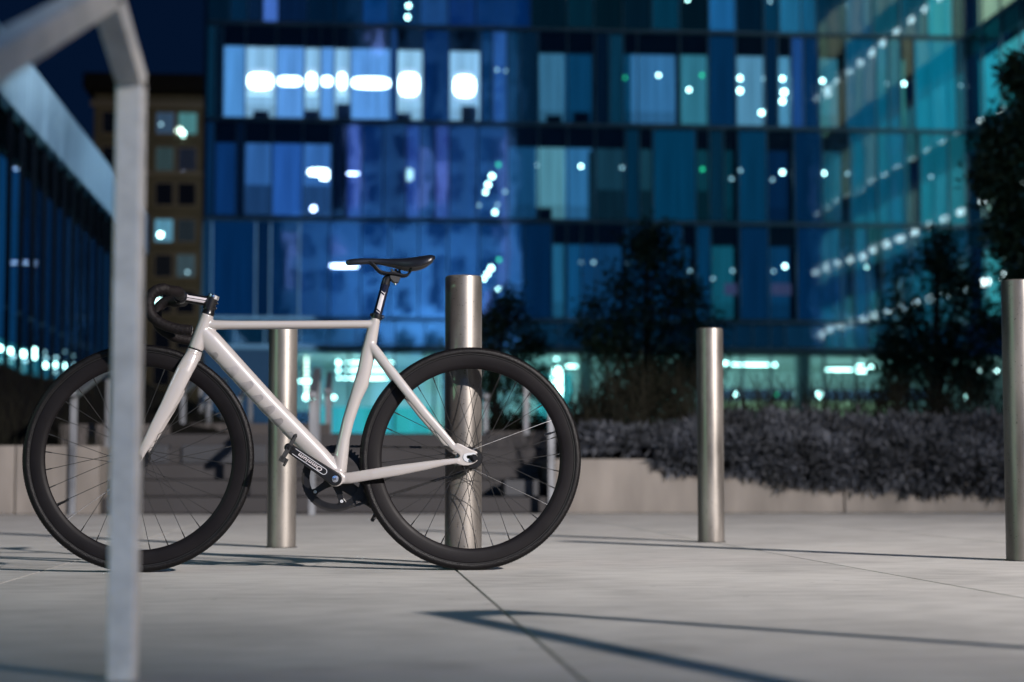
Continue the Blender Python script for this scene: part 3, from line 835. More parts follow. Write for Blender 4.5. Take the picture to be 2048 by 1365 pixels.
# tower behind the camera: its floodlit front is what the office glass mirrors
tow = gthing('tower_block', 'tall blue floodlit tower block that is mirrored in the office glass', 'building', 0, -20.0)
tower_cols, tower_rows = 6, 15
MB().box(0, 16.5, -10, -.25, 0, 56).build('wall', M['towerglass'], tow)
piers = [0, 1.1, 3.4, 4.3, 6.2, 7.0, 9.0, 9.7, 11.6, 12.5, 14.6, 15.3]
for a, b in ((0, 1.3), (3.2, 4.4), (6.0, 7.3), (8.8, 9.9), (11.4, 12.8), (15.0, 16.5)):
    MB().box(a, b, -.25, .05, 0, 56).build('pier', M['towerwall'], tow)
for k in range(14):
    z = 3.2 + k * 3.9
    for a, b in ((1.3, 3.2), (4.4, 6.0), (7.3, 8.8), (9.9, 11.4), (12.8, 15.0)):
        if random.random() < .86:
            MB().box(a, b, -.25, -.02, z, z + random.choice([1.2, 1.5, 2.4])).build('spandrel_panel', M['towerwall'], tow)
MB().box(-6.4, -.05, -9, -.1, 0, 26).build('side_block', M['towerwall'], tow)
for (a, z) in ((-5.6, 22), (-4.4, 22), (-2.6, 22), (-5.6, 18.5), (-2.6, 18.5), (-1.6, 18.5), (-4.4, 18.5), (-5.6, 14), (-3.8, 14), (-2, 14), (-5, 10), (-2.5, 10)):
    MB().box(a, a + .75, -.12, .03, z, z + 1.7).build('window', M['towerglass'], tow)

M['led'] = emat('violet_led_strip', (0.22, 0.36, 1.0), 1.7)
for a, b, z0, z1 in ((-6.1, -5.6, 18.6, 24.2), (.1, 1.0, 26.6, 35.6), (8.7, 9.5, 27.6, 31.6), (15.1, 15.6, 20, 35), (6.2, 6.9, 27, 33), (12.9, 14.0, 15, 19), (-2.6, -.6, 22.6, 23.4), (1.6, 2.9, 42.5, 45)):
    MB().box(a, b, .06 if a > 0 else -.08, .1 if a > 0 else .0, z0, z1).build('light_strip', M['led'], tow)

# ================================================================== PLANTING
def leaf_quad(mb, c, d, up, l, w_):
    c = Vector(c); s_ = d.cross(up)
    if s_.length < 1e-5: s_ = d.orthogonal()
    s_.normalize()
    a = c; b = c + d * (l * .5) + s_ * (w_ / 2); e = c + d * l; f = c + d * (l * .5) - s_ * (w_ / 2)
    o = len(mb.v); mb.v += [tuple(a), tuple(b), tuple(e), tuple(f)]; mb.f.append((o, o + 1, o + 2, o + 3))
def rdir():
    while True:
        v_ = Vector((random.uniform(-1, 1), random.uniform(-1, 1), random.uniform(-1, 1)))
        if .05 < v_.length < 1: return v_.normalized()

def tree(label, px, D, ytop, ybot, halfw_px, trunk_base_z, nleaf=5200, lobes=None, seed=1, leafmat='leaf', leafsize=.085):
    random.seed(seed)
    base = on_y(px, 955, D); base.z = trunk_base_z
    t = thing('tree', label, 'tree', base, 0, 'trees behind the planter')
    zT = CAMH + (955 - ytop) / FPX * D - trunk_base_z
    zB = CAMH + (955 - ybot) / FPX * D - trunk_base_z
    hw = halfw_px / FPX * D
    tr = MB()
    tr.tube(catmull([(0, 0, 0), (.03, 0, zB * .6), (-.02, .02, zB + (zT - zB) * .3), (.02, 0, zB + (zT - zB) * .8)], 4), [.06 - .0035 * i for i in range(13)], 8)
    lob = lobes or [(random.uniform(-.55, .55), random.uniform(-.5, .5), random.uniform(.15, .85), random.uniform(.32, .5)) for _ in range(9)]
    for (a, b, c, r_) in lob:
        tr.tube([(0, 0, zB * .8), (a * hw * .5, b * hw * .5, zB + (zT - zB) * c * .6), (a * hw, b * hw, zB + (zT - zB) * c)], [.03, .02, .008], 5)
    tr.build('trunk', M['bark'], t, True)
    cr = MB()
    cl = []
    for (a, b, c, r_) in lob:
        for _ in range(16):
            d = rdir() * random.uniform(.35, 1.0) * r_
            cl.append(Vector(((a + d.x) * hw, (b + d.y) * hw, zB + (zT - zB) * min(.97, max(.02, c + d.z * .62)))))
    for i in range(nleaf):
        c = random.choice(cl)
        p = c + Vector([random.gauss(0, .09 * hw + .03) for _ in range(3)])
        leaf_quad(cr, p, rdir(), rdir(), leafsize * random.uniform(.7, 1.3), leafsize * .45)
    cr.build('crown', M[leafmat], t)
    return t
tree('dark rounded tree standing between the rear wheel and the slim middle bollard', 1296, 22.0, 462, 800, 132, .3, 8600,
     [(-.75, 0, .42, .34), (-.3, .3, .55, .42), (.1, -.2, .82, .36), (0, .2, .95, .22), (.45, .1, .62, .38), (.75, -.1, .35, .34), (-.45, -.2, .15, .42), (.3, .3, .18, .45), (0, 0, .4, .5), (-.12, 0, .1, .4), (.7, 0, .12, .3)], 11)
tree('dark leafy tree at right with lights glinting through its crown', 1878, 22.5, 468, 800, 118, .3, 7800,
     [(-.75, 0, .3, .34), (-.45, .3, .62, .38), (0, -.2, .88, .34), (.45, .1, .72, .34), (.8, -.1, .4, .32), (-.3, -.2, .25, .42), (.35, .3, .3, .42), (0, 0, .5, .5), (-.7, 0, .1, .3), (.6, 0, .08, .35)], 12)
tree('small loose tree behind the big bollard above the rear wheel', 990, 23.5, 560, 820, 100, .6, 4000,
     [(-.7, 0, .35, .3), (-.3, 0, .6, .3), (.25, 0, .82, .26), (.1, .2, .6, .34), (.7, 0, .45, .36), (.4, 0, .2, .42), (-.2, 0, .25, .4), (.85, 0, .2, .25)], 13)
tree('tall black tree cut off by the right edge of the picture', 2106, 19.0, 120, 600, 128, .3, 9500,
     [(-.35, 0, .95, .2), (.1, 0, .92, .3), (-.2, 0, .8, .26), (-.72, 0, .68, .16), (-.85, .1, .52, .24), (-.5, 0, .56, .34), (-.25, 0, .42, .36), (0, 0, .6, .5), (-.6, 0, .32, .32), (-.3, 0, .16, .36), (.2, 0, .25, .5), (-.45, 0, .1, .26)], 14, 'leaf', .1)

random.seed(21)
# silver leafed ground cover spilling over the planter wall
def sprig(mb, c, n_, up, ln):
    for _ in range(n_):
        d = (rdir() + up * 1.1).normalized()
        leaf_quad(mb, c + d * .008, d, rdir(), ln * random.uniform(.7, 1.25), ln * .17)
gc = MB()
def edge_y(x):      # lower edge of the overhang in the photo, by pixel column
    pts = [(1165, 905), (1240, 908), (1300, 925), (1330, 945), (1400, 952), (1450, 955), (1520, 960), (1560, 975), (1640, 980), (1700, 980), (1760, 985), (1850, 990), (1950, 995), (2060, 998), (2300, 990)]
    for a, b in zip(pts[:-1], pts[1:]):
        if a[0] <= x <= b[0]:
            return a[1] + (b[1] - a[1]) * (x - a[0]) / (b[0] - a[0])
    return pts[-1][1]
def top_y(x):
    pts = [(1165, 868), (1300, 872), (1400, 850), (1480, 838), (1600, 834), (1750, 846), (1840, 838), (1880, 850), (1960, 838), (2060, 842), (2300, 845)]
    for a, b in zip(pts[:-1], pts[1:]):
        if a[0] <= x <= b[0]:
            return a[1] + (b[1] - a[1]) * (x - a[0]) / (b[0] - a[0])
    return pts[-1][1]
for _ in range(3500):
    x = random.uniform(1165, 2300)
    t = random.random()
    zl, zh = CAMH + (955 - edge_y(x)) / FPX * vW + .055, CAMH + (955 - top_y(x)) / FPX * (vW + .8)
    z = zl + (zh - zl) * t ** .9 + random.gauss(0, .018)
    prot = .03 + .16 * math.sin(math.pi * min(1, t * 1.25)) * min(1, max(.15, (x - 1250) / 300))
    v_ = vW - prot * random.uniform(.35, 1.1) + max(0, (t - .55)) * 1.1 * random.uniform(.3, 1)
    if x < 1330: v_ = vW + random.uniform(.0, .9) if z > .43 else v_
    u_ = upx(x, v_)
    sprig(gc, G(u_, v_, z), 12, Vector((0, -.35, .55)) if t > .12 else Vector((0, -.5, -.5)), .095)
tag(gc.build('silver_ground_cover', M['silverleaf']), 'silvery shrub mass spilling over the front of the right planter', 'shrub', None, 'stuff')
# mass below the leaves so that the shrub is not hollow
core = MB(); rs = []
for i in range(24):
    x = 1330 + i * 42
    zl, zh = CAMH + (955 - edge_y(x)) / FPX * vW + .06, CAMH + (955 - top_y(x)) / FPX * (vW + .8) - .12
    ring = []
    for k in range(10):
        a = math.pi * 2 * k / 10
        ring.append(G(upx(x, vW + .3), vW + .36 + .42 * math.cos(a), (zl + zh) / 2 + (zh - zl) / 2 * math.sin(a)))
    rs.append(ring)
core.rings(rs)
tag(core.build('shrub_thicket', M['darksolid'], None, True), 'dark woody inside of the silver shrub mass', 'shrub', None, 'stuff')
# dark shrubs, stalks and wispy grasses behind
gs = MB()
def blade(mb, p, h, lean, w_=.006, seg=4):
    p = Vector(p); a = random.uniform(0, 2 * math.pi); dv = Vector((math.cos(a), math.sin(a) * .5, 0)) * lean
    sd = Vector((1, 0, 0)); prev = None
    for k in range(seg + 1):
        t = k / seg
        c = p + Vector((0, 0, h * t)) + dv * (t * t)
        ww = w_ * (1 - t * .75)
        cur = (c - sd * ww, c + sd * ww)
        if prev:
            o = len(mb.v); mb.v += [tuple(q) for q in (prev[0], prev[1], cur[1], cur[0])]; mb.f.append((o, o + 1, o + 2, o + 3))
        prev = cur
for _ in range(3400):
    x = random.uniform(1130, 2250); v_ = random.uniform(vW + .9, vW + 3.6)
    if x < 1300: v_ = random.uniform(vW + .6, vW + 3.6)
    blade(gs, G(upx(x, v_), v_, .36), random.uniform(.35, .9) * (1.1 if 1200 < x < 1420 else .95), random.uniform(.05, .4), random.uniform(.003, .009))
tag(gs.build('tall_dry_grass', M['grassm']), 'tall thin grass stalks growing behind the silver shrubs in the right planter', 'grass', None, 'stuff')
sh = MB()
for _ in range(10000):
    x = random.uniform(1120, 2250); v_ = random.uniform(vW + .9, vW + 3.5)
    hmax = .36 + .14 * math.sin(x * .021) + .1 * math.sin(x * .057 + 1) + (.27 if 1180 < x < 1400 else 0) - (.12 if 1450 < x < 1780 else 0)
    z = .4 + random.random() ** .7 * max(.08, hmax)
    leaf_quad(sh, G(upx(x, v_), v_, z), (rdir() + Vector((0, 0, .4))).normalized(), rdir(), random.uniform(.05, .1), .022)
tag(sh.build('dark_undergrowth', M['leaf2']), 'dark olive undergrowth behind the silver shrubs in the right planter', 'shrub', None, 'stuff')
# shrubs seen between the planter and the rear wheel
for i, (x, D, zb, h_, w_, lab) in enumerate(((1085, 17.6, .45, .42, .28, 'low dark shrub on the wall seen through the right of the rear wheel'),
                                              (1010, 18.4, .55, .38, .30, 'low dark shrub seen through the rear wheel just right of the bollard'),
                                              (1190, 17.0, .40, .62, .34, 'loose dark shrub at the left end of the planter'))):
    b = on_y(x, 955, D); b.z = zb
    t = thing('shrub', lab, 'shrub', b)
    mb = MB(); st = MB()
    for _ in range(14):
        a = rdir(); st.tube([(0, 0, 0), (a.x * w_ * .4, a.y * w_ * .4, h_ * .5), (a.x * w_ * .9, a.y * w_ * .9, h_ * random.uniform(.6, 1))], [.008, .006, .003], 4)
    for _ in range(1500):
        d = rdir() * random.uniform(.3, 1)
        leaf_quad(mb, Vector((d.x * w_, d.y * w_, h_ * (.55 + d.z * .5))), rdir(), rdir(), .06, .025)
    st.build('stem', M['bark'], t); mb.build('foliage', M['leaf2'], t)

# mound at left
mp_ = [(-60, 700), (0, 716), (60, 741), (110, 747), (200, 748), (283, 754), (326, 772), (380, 792), (440, 822), (500, 850)]
md = MB(); nx, ny = 60, 12
for j in range(ny):
    v_ = vW + 2.55 + j * .55
    for i in range(nx):
        x = -260 + i * (760 / (nx - 1))
        yy = 690
        for a, b in zip(mp_[:-1], mp_[1:]):
            if a[0] <= x <= b[0]: yy = a[1] + (b[1] - a[1]) * (x - a[0]) / (b[0] - a[0])
        if x > 500: yy = 850
        vv = 20.0
        zt_ = CAMH + (955 - yy) / FPX * 20.0
        f_ = min(1.0, (j / (ny - 3)) ** .7)
        z = .55 + (zt_ - .55) * f_ + random.gauss(0, .012)
        p = G(upx(x, 20.0) * (v_ / 20.0), v_, z)
        md.v.append(tuple(p))
for j in range(ny - 1):
    for i in range(nx - 1):
        a = j * nx + i; md.f.append((a, a + 1, a + nx + 1, a + nx))
mo = md.build('planted_mound', M['mulch'], None, True, angle=0); tag(mo, kind='structure')
mg = MB()
for _ in range(1500):
    i = random.randrange(len(md.v)); p = Vector(md.v[i]) + Vector((random.gauss(0, .1), random.gauss(0, .1), -.03))
    blade(mg, p, random.uniform(.06, .2), random.uniform(.02, .12), .004)
for _ in range(90):
    c = random.choice(((10, 880, .55), (70, 885, .4), (130, 880, .35), (190, 870, .3)))
    p = G(upx(c[0] + random.gauss(0, 14), vW + .7), vW + .7 + random.gauss(0, .1), .45)
    blade(mg, p, c[2] * random.uniform(.5, 1), random.uniform(.03, .12), .004)
tag(mg.build('mound_grass', M['grassm']), 'sparse dark grass on the mound behind the left planter', 'grass', None, 'stuff')

# ================================================================== BOLLARDS
def bollard(label, pos, h, r_=.0572):
    t = thing('bollard', label, 'bollard', pos, random.uniform(0, 6), 'stainless steel bollards')
    prof = [(.001, h), (r_ - .012, h), (r_ - .004, h - .001), (r_ - .0008, h - .004), (r_, h - .009), (r_, 0.0), (r_ + .0, -.02)]
    MB().lathe((0, 0, 0), Vector((0, 0, 1)), prof, 64, False).build('tube', M['steel'], t, True, angle=35)
    MB().lathe((0, 0, 0), Vector((0, 0, 1)), [(r_ + .0015, .0035), (r_ + .006, .0035), (r_ + .006, -.004), (r_ + .0015, -.004)], 48, True).build('base_sealant', M['joint'], t)
    return t
def gpos(x, r_):
    Y = 5.544 * r_
    p = on_y(x, 955, Y); p.z = 0; return p
bollard('steel bollard standing directly behind the rear wheel of the bicycle', gpos(926.5, 1.035), .905)
bollard('steel bollard behind the down tube, between the wheels', gpos(564, 1.335), .882)
bollard('slim looking steel bollard standing alone right of centre before the planter', gpos(1421.5, 1.445), .925)
bollard('steel bollard cut by the right edge of the picture', gpos(2044, 1.125), .945)

# ================================================================== BIKE RACKS (foreground)
def rack(label, base):
    t = thing('bike_rack', label, 'bike rack', base, R(0), 'flat bar bike racks')
    h = .0185
    zt0, za, ya, y1, z1 = .835, .915, -.17, -1.15, .525
    # far post
    MB().box(-h, h, -h, h, 0, zt0).build('post', M['rack'], t, bevel=.003)
    def bar(nm, a, b, hh=.0185):
        d = (Vector(b) - Vector(a)).normalized(); nrm = Vector((1, 0, 0)).cross(d)
        m = MB().obox((Vector(a) + Vector(b)) / 2, Vector((1, 0, 0)), d, nrm, h, (Vector(b) - Vector(a)).length / 2 + .012, hh)
        return m.build(nm, M['rack'], t, bevel=.003)
    bar('corner_bar', (0, 0, zt0 + .002), (0, ya, za))
    bar('top_bar', (0, ya, za), (0, y1, z1))
    MB().box(-h, h, y1 - h, y1 + h, 0, z1 - .01).build('post', M['rack'], t, bevel=.003)
    return t
rb = on_ground(245, 1362)
rack('out of focus pale flat bar bike rack close to the camera at left', rb)
rk2 = rack('second flat bar bike rack outside the right edge, known by its shadow on the pavement', Vector((1.31, 2.62, 0)))
MB().prism([(-.006, .0, .775), (-.006, .0, .835), (-.006, -.17, .915), (-.006, -.25, .88), (-.006, -.13, .85)], (.012, 0, 0)).build('shadow_plate', M['galv'], rk2)  # plate added only to blunt the tip of the rack's shadow
# street lamp that lights the scene, outside the frame on the right
sl = thing('street_lamp', 'tall street lamp outside the right edge that throws the long shadows', 'street lamp', (LAMP_POS[0] + .9, LAMP_POS[1] - .9, 0))
MB().lathe((0, 0, 0), Vector((0, 0, 1)), [(.001, 0), (.11, 0), (.09, .3), (.06, 9.3), (.001, 9.3)], 20, False).build('pole', M['galv'], sl, True)
MB().tube([(0, 0, 9.25), (-.4, .4, 9.4), (-.75, .75, 9.42)], .04, 10).build('arm', M['galv'], sl, True)
MB().obox((-.9, .9, 9.42), Vector((.7, -.7, 0)).normalized(), Vector((.7, .7, 0)).normalized(), Vector((0, 0, 1)), .35, .16, .05).build('lamp_head', M['blackmatte'], sl, bevel=.02)

# ================================================================== BICYCLE
YF, YR = 5.47, 5.60
pf = on_y(278.5, 917, YF); pr = on_y(942.3, 917, YR)
ES = Vector((pr.x - pf.x, pr.y - pf.y, 0)).normalized()
NB = Vector((-ES.y, ES.x, 0))
BO = Vector((pr.x, pr.y, 0))
bike = thing('bicycle', 'off-white fixed gear track bicycle with black deep rim wheels and drop bars', 'bicycle', BO, math.atan2(ES.y, ES.x))
def B(x, y, t=0.0):
    p = on_plane(x, y, BO + NB * t, NB) - BO
    return Vector((p.dot(ES), p.dot(NB), p.z))
def mirror(pts):
    return [Vector((p[0], -p[1], p[2])) for p in pts]
PXM = 5.53 / FPX
TY = Vector((0, 1, 0))
RW = .336
cR = Vector((0, 0, RW)); cF = Vector((-(pr - pf).dot(ES), 0, RW))

# --- frame: tubes melted together
def remesh(o, vox, smooth_it=6):
    r_ = o.modifiers.new('remesh', 'REMESH'); r_.mode = 'VOXEL'; r_.voxel_size = vox; r_.use_smooth_shade = True
    s_ = o.modifiers.new('smooth', 'SMOOTH'); s_.iterations = smooth_it; s_.factor = .5
fm_ = MB()
# head tube
ht0, ht1 = B(415.5, 630), B(390.8, 699.0)
fm_.sweep([(ht0, .0185, .0185), (ht0.lerp(ht1, .12), .0192, .0192), (ht0.lerp(ht1, .6), .0208, .0208), (ht1, .0222, .0222)], 28)
# top tube
fm_.sweep([(B(412, 650), .0155, .015), (B(432, 650.4), .0145, .015), (B(470, 650.6), .0132, .0155), (B(600, 650), .0128, .0155), (B(735, 649), .0125, .014), (B(750, 648.8), .0125, .013)], 24)
# down tube
DT = [(B(404, 663), .028, .02), (B(422, 682.5), .0318, .021), (B(480, 746), .0308, .0215), (B(536.7, 807.6), .0300, .0215), (B(590.8, 862.8), .0297, .0215), (B(640, 913), .029, .022), (B(672, 948), .027, .024)]
fm_.sweep(DT, 32)
# seat tube with its swell around the wheel
def lr(xl, yl, xr, yr, b_):
    a, b2 = B(xl, yl), B(xr, yr)
    return ((a + b2) / 2, (a - b2).length / 2 * .965, b_)
fm_.sweep([lr(741.7, 637, 761.5, 637, .0148), lr(731, 671, 756.5, 669, .0150), lr(724, 700, 747.6, 717.6, .0155), lr(713.7, 744, 743.5, 744, .0160), lr(706, 770, 737.5, 770, .016),
           lr(697.6, 797, 723.5, 799, .016), lr(684.4, 846, 708, 838, .016), lr(676, 876, 700.5, 876, .0165), lr(668, 908, 697.6, 908, .019), lr(662, 945, 693.8, 945, .022)], 26)
# bottom bracket
bb = B(671, 957)
fm_.lathe(bb, TY, [(.001, -.035), (.0235, -.035), (.0245, -.033), (.0245, .033), (.0235, .035), (.001, .035)], 32, False)
for sgn in (-1, 1):
    def bs(x, y, t):
        p = B(x, y, -abs(t)); return Vector((p.x, sgn * abs(t), p.z)) if sgn < 0 else Vector((p.x, abs(t), p.z))
    fm_.sweep([(bs(678, 958, .018), .0165, .012), (bs(700, 956.5, .028), .0170, .009), (bs(745, 949, .040), .0168, .0085), (bs(793, 941.5, .047), .0168, .0085), (bs(850, 932, .054), .0135, .008),
               (bs(890, 925, .059), .0098, .0065), (bs(918, 921.5, .061), .0085, .005)], 18)
    fm_.sweep([(bs(738, 684, .004), .0125, .010), (bs(752, 703, .012), .0150, .0095), (bs(775, 733, .024), .0142, .0085), (bs(806, 773, .036), .0145, .008), (bs(850, 828, .048), .0138, .0075),
               (bs(885, 868, .055), .0125, .0068), (bs(908, 895, .059), .0112, .005), (bs(922, 905, .061), .0100, .0045)], 18)
    dp = [(914, 886), (923, 889), (940, 898), (951.7, 902.5), (955.5, 905), (955, 908.5), (948, 909.5), (934, 910.5), (931.5, 914), (934, 918), (948, 918.5), (955.5, 919), (955.5, 922), (947, 928),
          (937, 931.5), (926, 931.5), (913, 928.5), (909, 922), (919, 915), (920.5, 905), (910, 896)]
    fm_.prism([bs(x, y, .0645) for x, y in dp], (0, sgn * -.0065, 0))
# seat stay bridge
fm_.tube([B(771, 729, -.02), B(771, 729, .02)], .006, 8)
frame = fm_.build('frame', M['frame'], bike, True, angle=0)
remesh(frame, .0022, 5)
# ghost lettering on the down tube: slanted glossy grey patches following the tube surface
def on_tube(path, s_, ang, off=.0007):
    P = [Vector(p[0]) for p in path]; L = [0]
    for a, b in zip(P[:-1], P[1:]): L.append(L[-1] + (b - a).length)
    d = s_ * L[-1]
    for i in range(len(P) - 1):
        if d <= L[i + 1] or i == len(P) - 2:
            t = (d - L[i]) / (L[i + 1] - L[i]); break
    c = P[i].lerp(P[i + 1], t); T = (P[i + 1] - P[i]).normalized()
    ra = path[i][1] + (path[i + 1][1] - path[i][1]) * t; rb_ = path[i][2] + (path[i + 1][2] - path[i][2]) * t
    a_ = T.cross(TY).normalized()
    if a_.z > 0: a_ = -a_
    # ang 0: facing the camera, 90: underside
    return c + a_ * ((ra + off) * math.sin(R(ang))) - TY * ((rb_ + off) * math.cos(R(ang)))
specs = [(.115, .060, 20, 92, .05), (.225, .080, -8, 95, .06), (.325, .075, -14, 95, .07), (.415, .066, -5, 95, .065), (.50, .068, -10, 95, .06), (.585, .060, 5, 92, .05), (.68, .055, 18, 88, .04)]
for (s0, ln, a0, a1, sl_) in specs:
    mb = MB(); nn, mm = 8, 6
    for i in range(nn + 1):
        for j in range(mm + 1):
            fa = i / nn; fs = j / mm
            ang = a0 + (a1 - a0) * fa
            ln_ = ln * (.25 + .75 * fa ** .6)
            mb.v.append(tuple(on_tube(DT, s0 + sl_ * (1 - fa) * .9 - .03 + ln_ * fs, ang)))
    for i in range(nn):
        for j in range(mm):
            a = i * (mm + 1) + j; mb.f.append((a, a + 1, a + mm + 2, a + mm + 1))
    mb.build('lettering_patch', M['ghost'], frame, True, angle=0)

# --- fork
fk = MB()
fk0, fk1 = B(390.2, 700.4), B(386.4, 711)
fk.sweep([(fk0, .0224, .0222), (fk1, .0240, .024), (B(380, 726), .0250, .030)], 26)
for sgn in (-1, 1):
    def bs(x, y, t):
        p = B(x, y, -t); return Vector((p.x, sgn * t, p.z))
    fk.sweep([(bs(386, 711, .016), .0225, .018), (bs(378, 726, .026), .0245, .0155), (bs(369, 742, .034), .0248, .0125), (bs(353, 775, .041), .0236, .0105), (bs(334, 814, .046), .0214, .0095),
              (bs(313, 852, .050), .0186, .0085), (bs(295, 886, .0525), .0150, .0075), (bs(284, 905, .0535), .0118, .006), (bs(278.5, 917, .054), .0105, .0045), (bs(275.5, 923, .054), .008, .004)], 20)
fork = fk.build('fork', M['frame'], bike, True, angle=0)
remesh(fork, .0022, 5)
MB().lathe(B(390.4, 699.7), (ht1 - ht0).normalized(), [(.001, -.0022), (.0214, -.0022), (.0214, .0022), (.001, .0022)], 28, False).build('headset_ring', M['black'], bike, True)

# --- wheels
def wheel(c, name_seed, bright):
    rim = MB()
    prof = [(.2715, -.0035), (.2735, -.0062), (.285, -.0092), (.300, -.0103), (.3085, -.0106), (.3125, -.0104), (.3125, -.0086), (.309, -.0080), (.309, .0080), (.3125, .0086), (.3125, .0104),
            (.3085, .0106), (.300, .0103), (.285, .0092), (.2735, .0062), (.2715, .0035), (.2708, 0)]
    rim.lathe(c, TY, prof, 160)
    w_ = rim.build('wheel', M['rim'], bike, True, angle=50)
    ty = MB()
    pr_ = []
    rc, tr_ = .3232, .0132
    for k in range(18):
        a = math.pi * 2 * k / 18
        rr, tt = rc + tr_ * math.cos(a), tr_ * .98 * math.sin(a)
        if rr < .3118: rr = .3105; tt = max(-.0082, min(.0082, tt))
        pr_.append((rr, tt))
    ty.lathe(c, TY, pr_, 180)
    tyre = ty.build('tyre', M['tyre'], w_, True, angle=60)
    # sidewall bead line and tread ribs
    tb = MB()
    for sd in (-1, 1):
        tb.lathe(c, TY, [(.3142, sd * .0106), (.3150, sd * .0116), (.3160, sd * .0116), (.3156, sd * .0106)], 140)
    tb.build('bead_line', M['blackmatte'], w_, True)
    tr2 = MB()
    for k in range(210):
        a = 2 * math.pi * k / 210
        rad = Vector((math.cos(a), 0, math.sin(a))); tan = Vector((-math.sin(a), 0, math.cos(a)))
        for sd in (-1, 1):
            p = Vector(c) + rad * (.3232 + .0130 * math.cos(R(34))) + TY * (sd * .0130 * math.sin(R(34)))
            nrm = (rad * math.cos(R(34)) + TY * sd * math.sin(R(34))).normalized()
            tr2.obox(p, (tan + TY * sd * .5).normalized(), nrm.cross(tan).normalized(), nrm, .0022, .0034, .0008)
    tag(tr2.build('tread_blocks', M['tyre'], w_), kind='stuff')
    hb = MB()
    hb.lathe(c, TY, [(.001, -.060), (.0075, -.060), (.009, -.052), (.012, -.046), (.0155, -.040), (.017, -.036), (.030, -.0355), (.0315, -.034), (.030, -.0325), (.0165, -.030), (.0135, -.010),
                     (.0135, .010), (.0165, .030), (.030, .0325), (.0315, .034), (.030, .0355), (.017, .036), (.0155, .040), (.012, .046), (.009, .052), (.0075, .060), (.001, .060)], 28, False)
    hb.build('hub', M['black'], w_, True, angle=30)
    off = {1: R(3), 2: R(7.5)}[name_seed]
    for k in range(32):
        a = off + 2 * math.pi * k / 32
        sd = 1 if k % 2 else -1
        lead = 1 if (k // 2) % 2 else -1
        ha = a + lead * R(62)
        p0 = Vector(c) + Vector((math.cos(ha), 0, math.sin(ha))) * .0268 + TY * (sd * (.0345 + (.0018 if (k // 2) % 2 else -.0018)))
        p1 = Vector(c) + Vector((math.cos(a), 0, math.sin(a))) * .2715 + TY * (sd * .0015)
        pm = p0.lerp(p1, .93)
        sp = MB(); sp.tube([p0, p0.lerp(p1, .5), pm, p1], [.0010, .0009, .0010, .0010], 6)
        sp.tube([pm, p1], .0019, 6)
        ideg = math.degrees(a) % 360
        br = k in bright
        o = sp.build('spoke', M['silver'] if br else M['spoke'], w_, True)  # chosen spokes get the silver metal in place of black
        if br: o['label'] = 'silver coloured spoke'
    va = {1: R(18), 2: R(211)}[name_seed] if False else None
    return w_
def kfor(deg, seed):
    off = {1: 3, 2: 7.5}[seed]
    return int(round(((deg - off) % 360) / 11.25)) % 32
# angle measured counter clockwise from the rear-pointing axis as seen from the camera
wr = wheel(cR, 1, [kfor(24, 1), kfor(-32, 1), kfor(-72, 1)])
wf_ = wheel(cF, 2, [kfor(-143, 2)])
def valve(w_, c, deg):
    d = Vector((math.cos(R(deg)), 0, math.sin(R(deg))))
    p = Vector(c) + d * .2715
    mb = MB(); mb.tube([p, p - d * .018], .0026, 8); mb.tube([p - d * .016, p - d * .036], .0036, 8)
    mb.build('valve', M['black'], w_, True)
valve(wr, cR, 17.5); valve(wf_, cF, -149)
# axle nuts, track end inset
for c, w_, tt in ((cR, wr, .069), (cF, wf_, .0605)):
    for sgn in (-1, 1):
        mb = MB(); hexp = [Vector(c) + Vector((.0082 * math.cos(R(60 * k)), sgn * tt, .0082 * math.sin(R(60 * k)))) for k in range(6)]
        mb.prism(hexp, (0, sgn * .008, 0)); mb.tube([Vector(c) + TY * sgn * (tt - .012), Vector(c) + TY * sgn * (tt + .014)], .0048, 12)
        mb.lathe(Vector(c) + TY * sgn * (tt - .001), TY, [(.001, -.0015), (.0115, -.0015), (.0115, .0015), (.001, .0015)], 20, False)
        mb.build('axle_nut', M['black'], w_, True, angle=30)
for sgn in (-1, 1):
    P = [B(x, y, -.0653) for x, y in ((926, 914.5), (928, 909), (935, 906.5), (948, 905.5), (951, 907), (951, 910), (935, 911), (932.5, 914), (935, 918), (951, 918.5), (951, 922), (944, 925), (934, 924.5), (928, 920.5))]
    if sgn > 0: P = mirror(P)
    MB().prism(P, (0, sgn * .0015, 0)).build('track_end_plate', M['etch'], frame)

# --- drivetrain
ringc = Vector((bb.x, .043, bb.z))
cr = MB()
N_ = 49; prof = []
def gear(mb, c, n_, rp, ri, th):
    pts_o, pts_i = [], []
    for k in range(n_ * 4):
        a = 2 * math.pi * k / (n_ * 4)
        rr = rp + (.0035 if k % 4 in (0, 1) else -.0030)
        pts_o.append((rr, a)); pts_i.append((ri, a))
    o = len(mb.v); m = len(pts_o)
    for t in (-th / 2, th / 2):
        for lst in (pts_o, pts_i):
            mb.v += [tuple(Vector(c) + Vector((r_ * math.cos(a), t, r_ * math.sin(a)))) for r_, a in lst]
    for k in range(m):
        k2 = (k + 1) % m
        mb.f += [(o + k, o + k2, o + m + k2, o + m + k), (o + 2 * m + k2, o + 2 * m + k, o + 3 * m + k, o + 3 * m + k2),
                 (o + k, o + 2 * m + k, o + 2 * m + k2, o + k2), (o + m + k2, o + 3 * m + k2, o + 3 * m + k, o + m + k)]
gear(cr, ringc, 49, .0965, .076, .004)
chainring = cr.build('chainring', M['black'], bike)
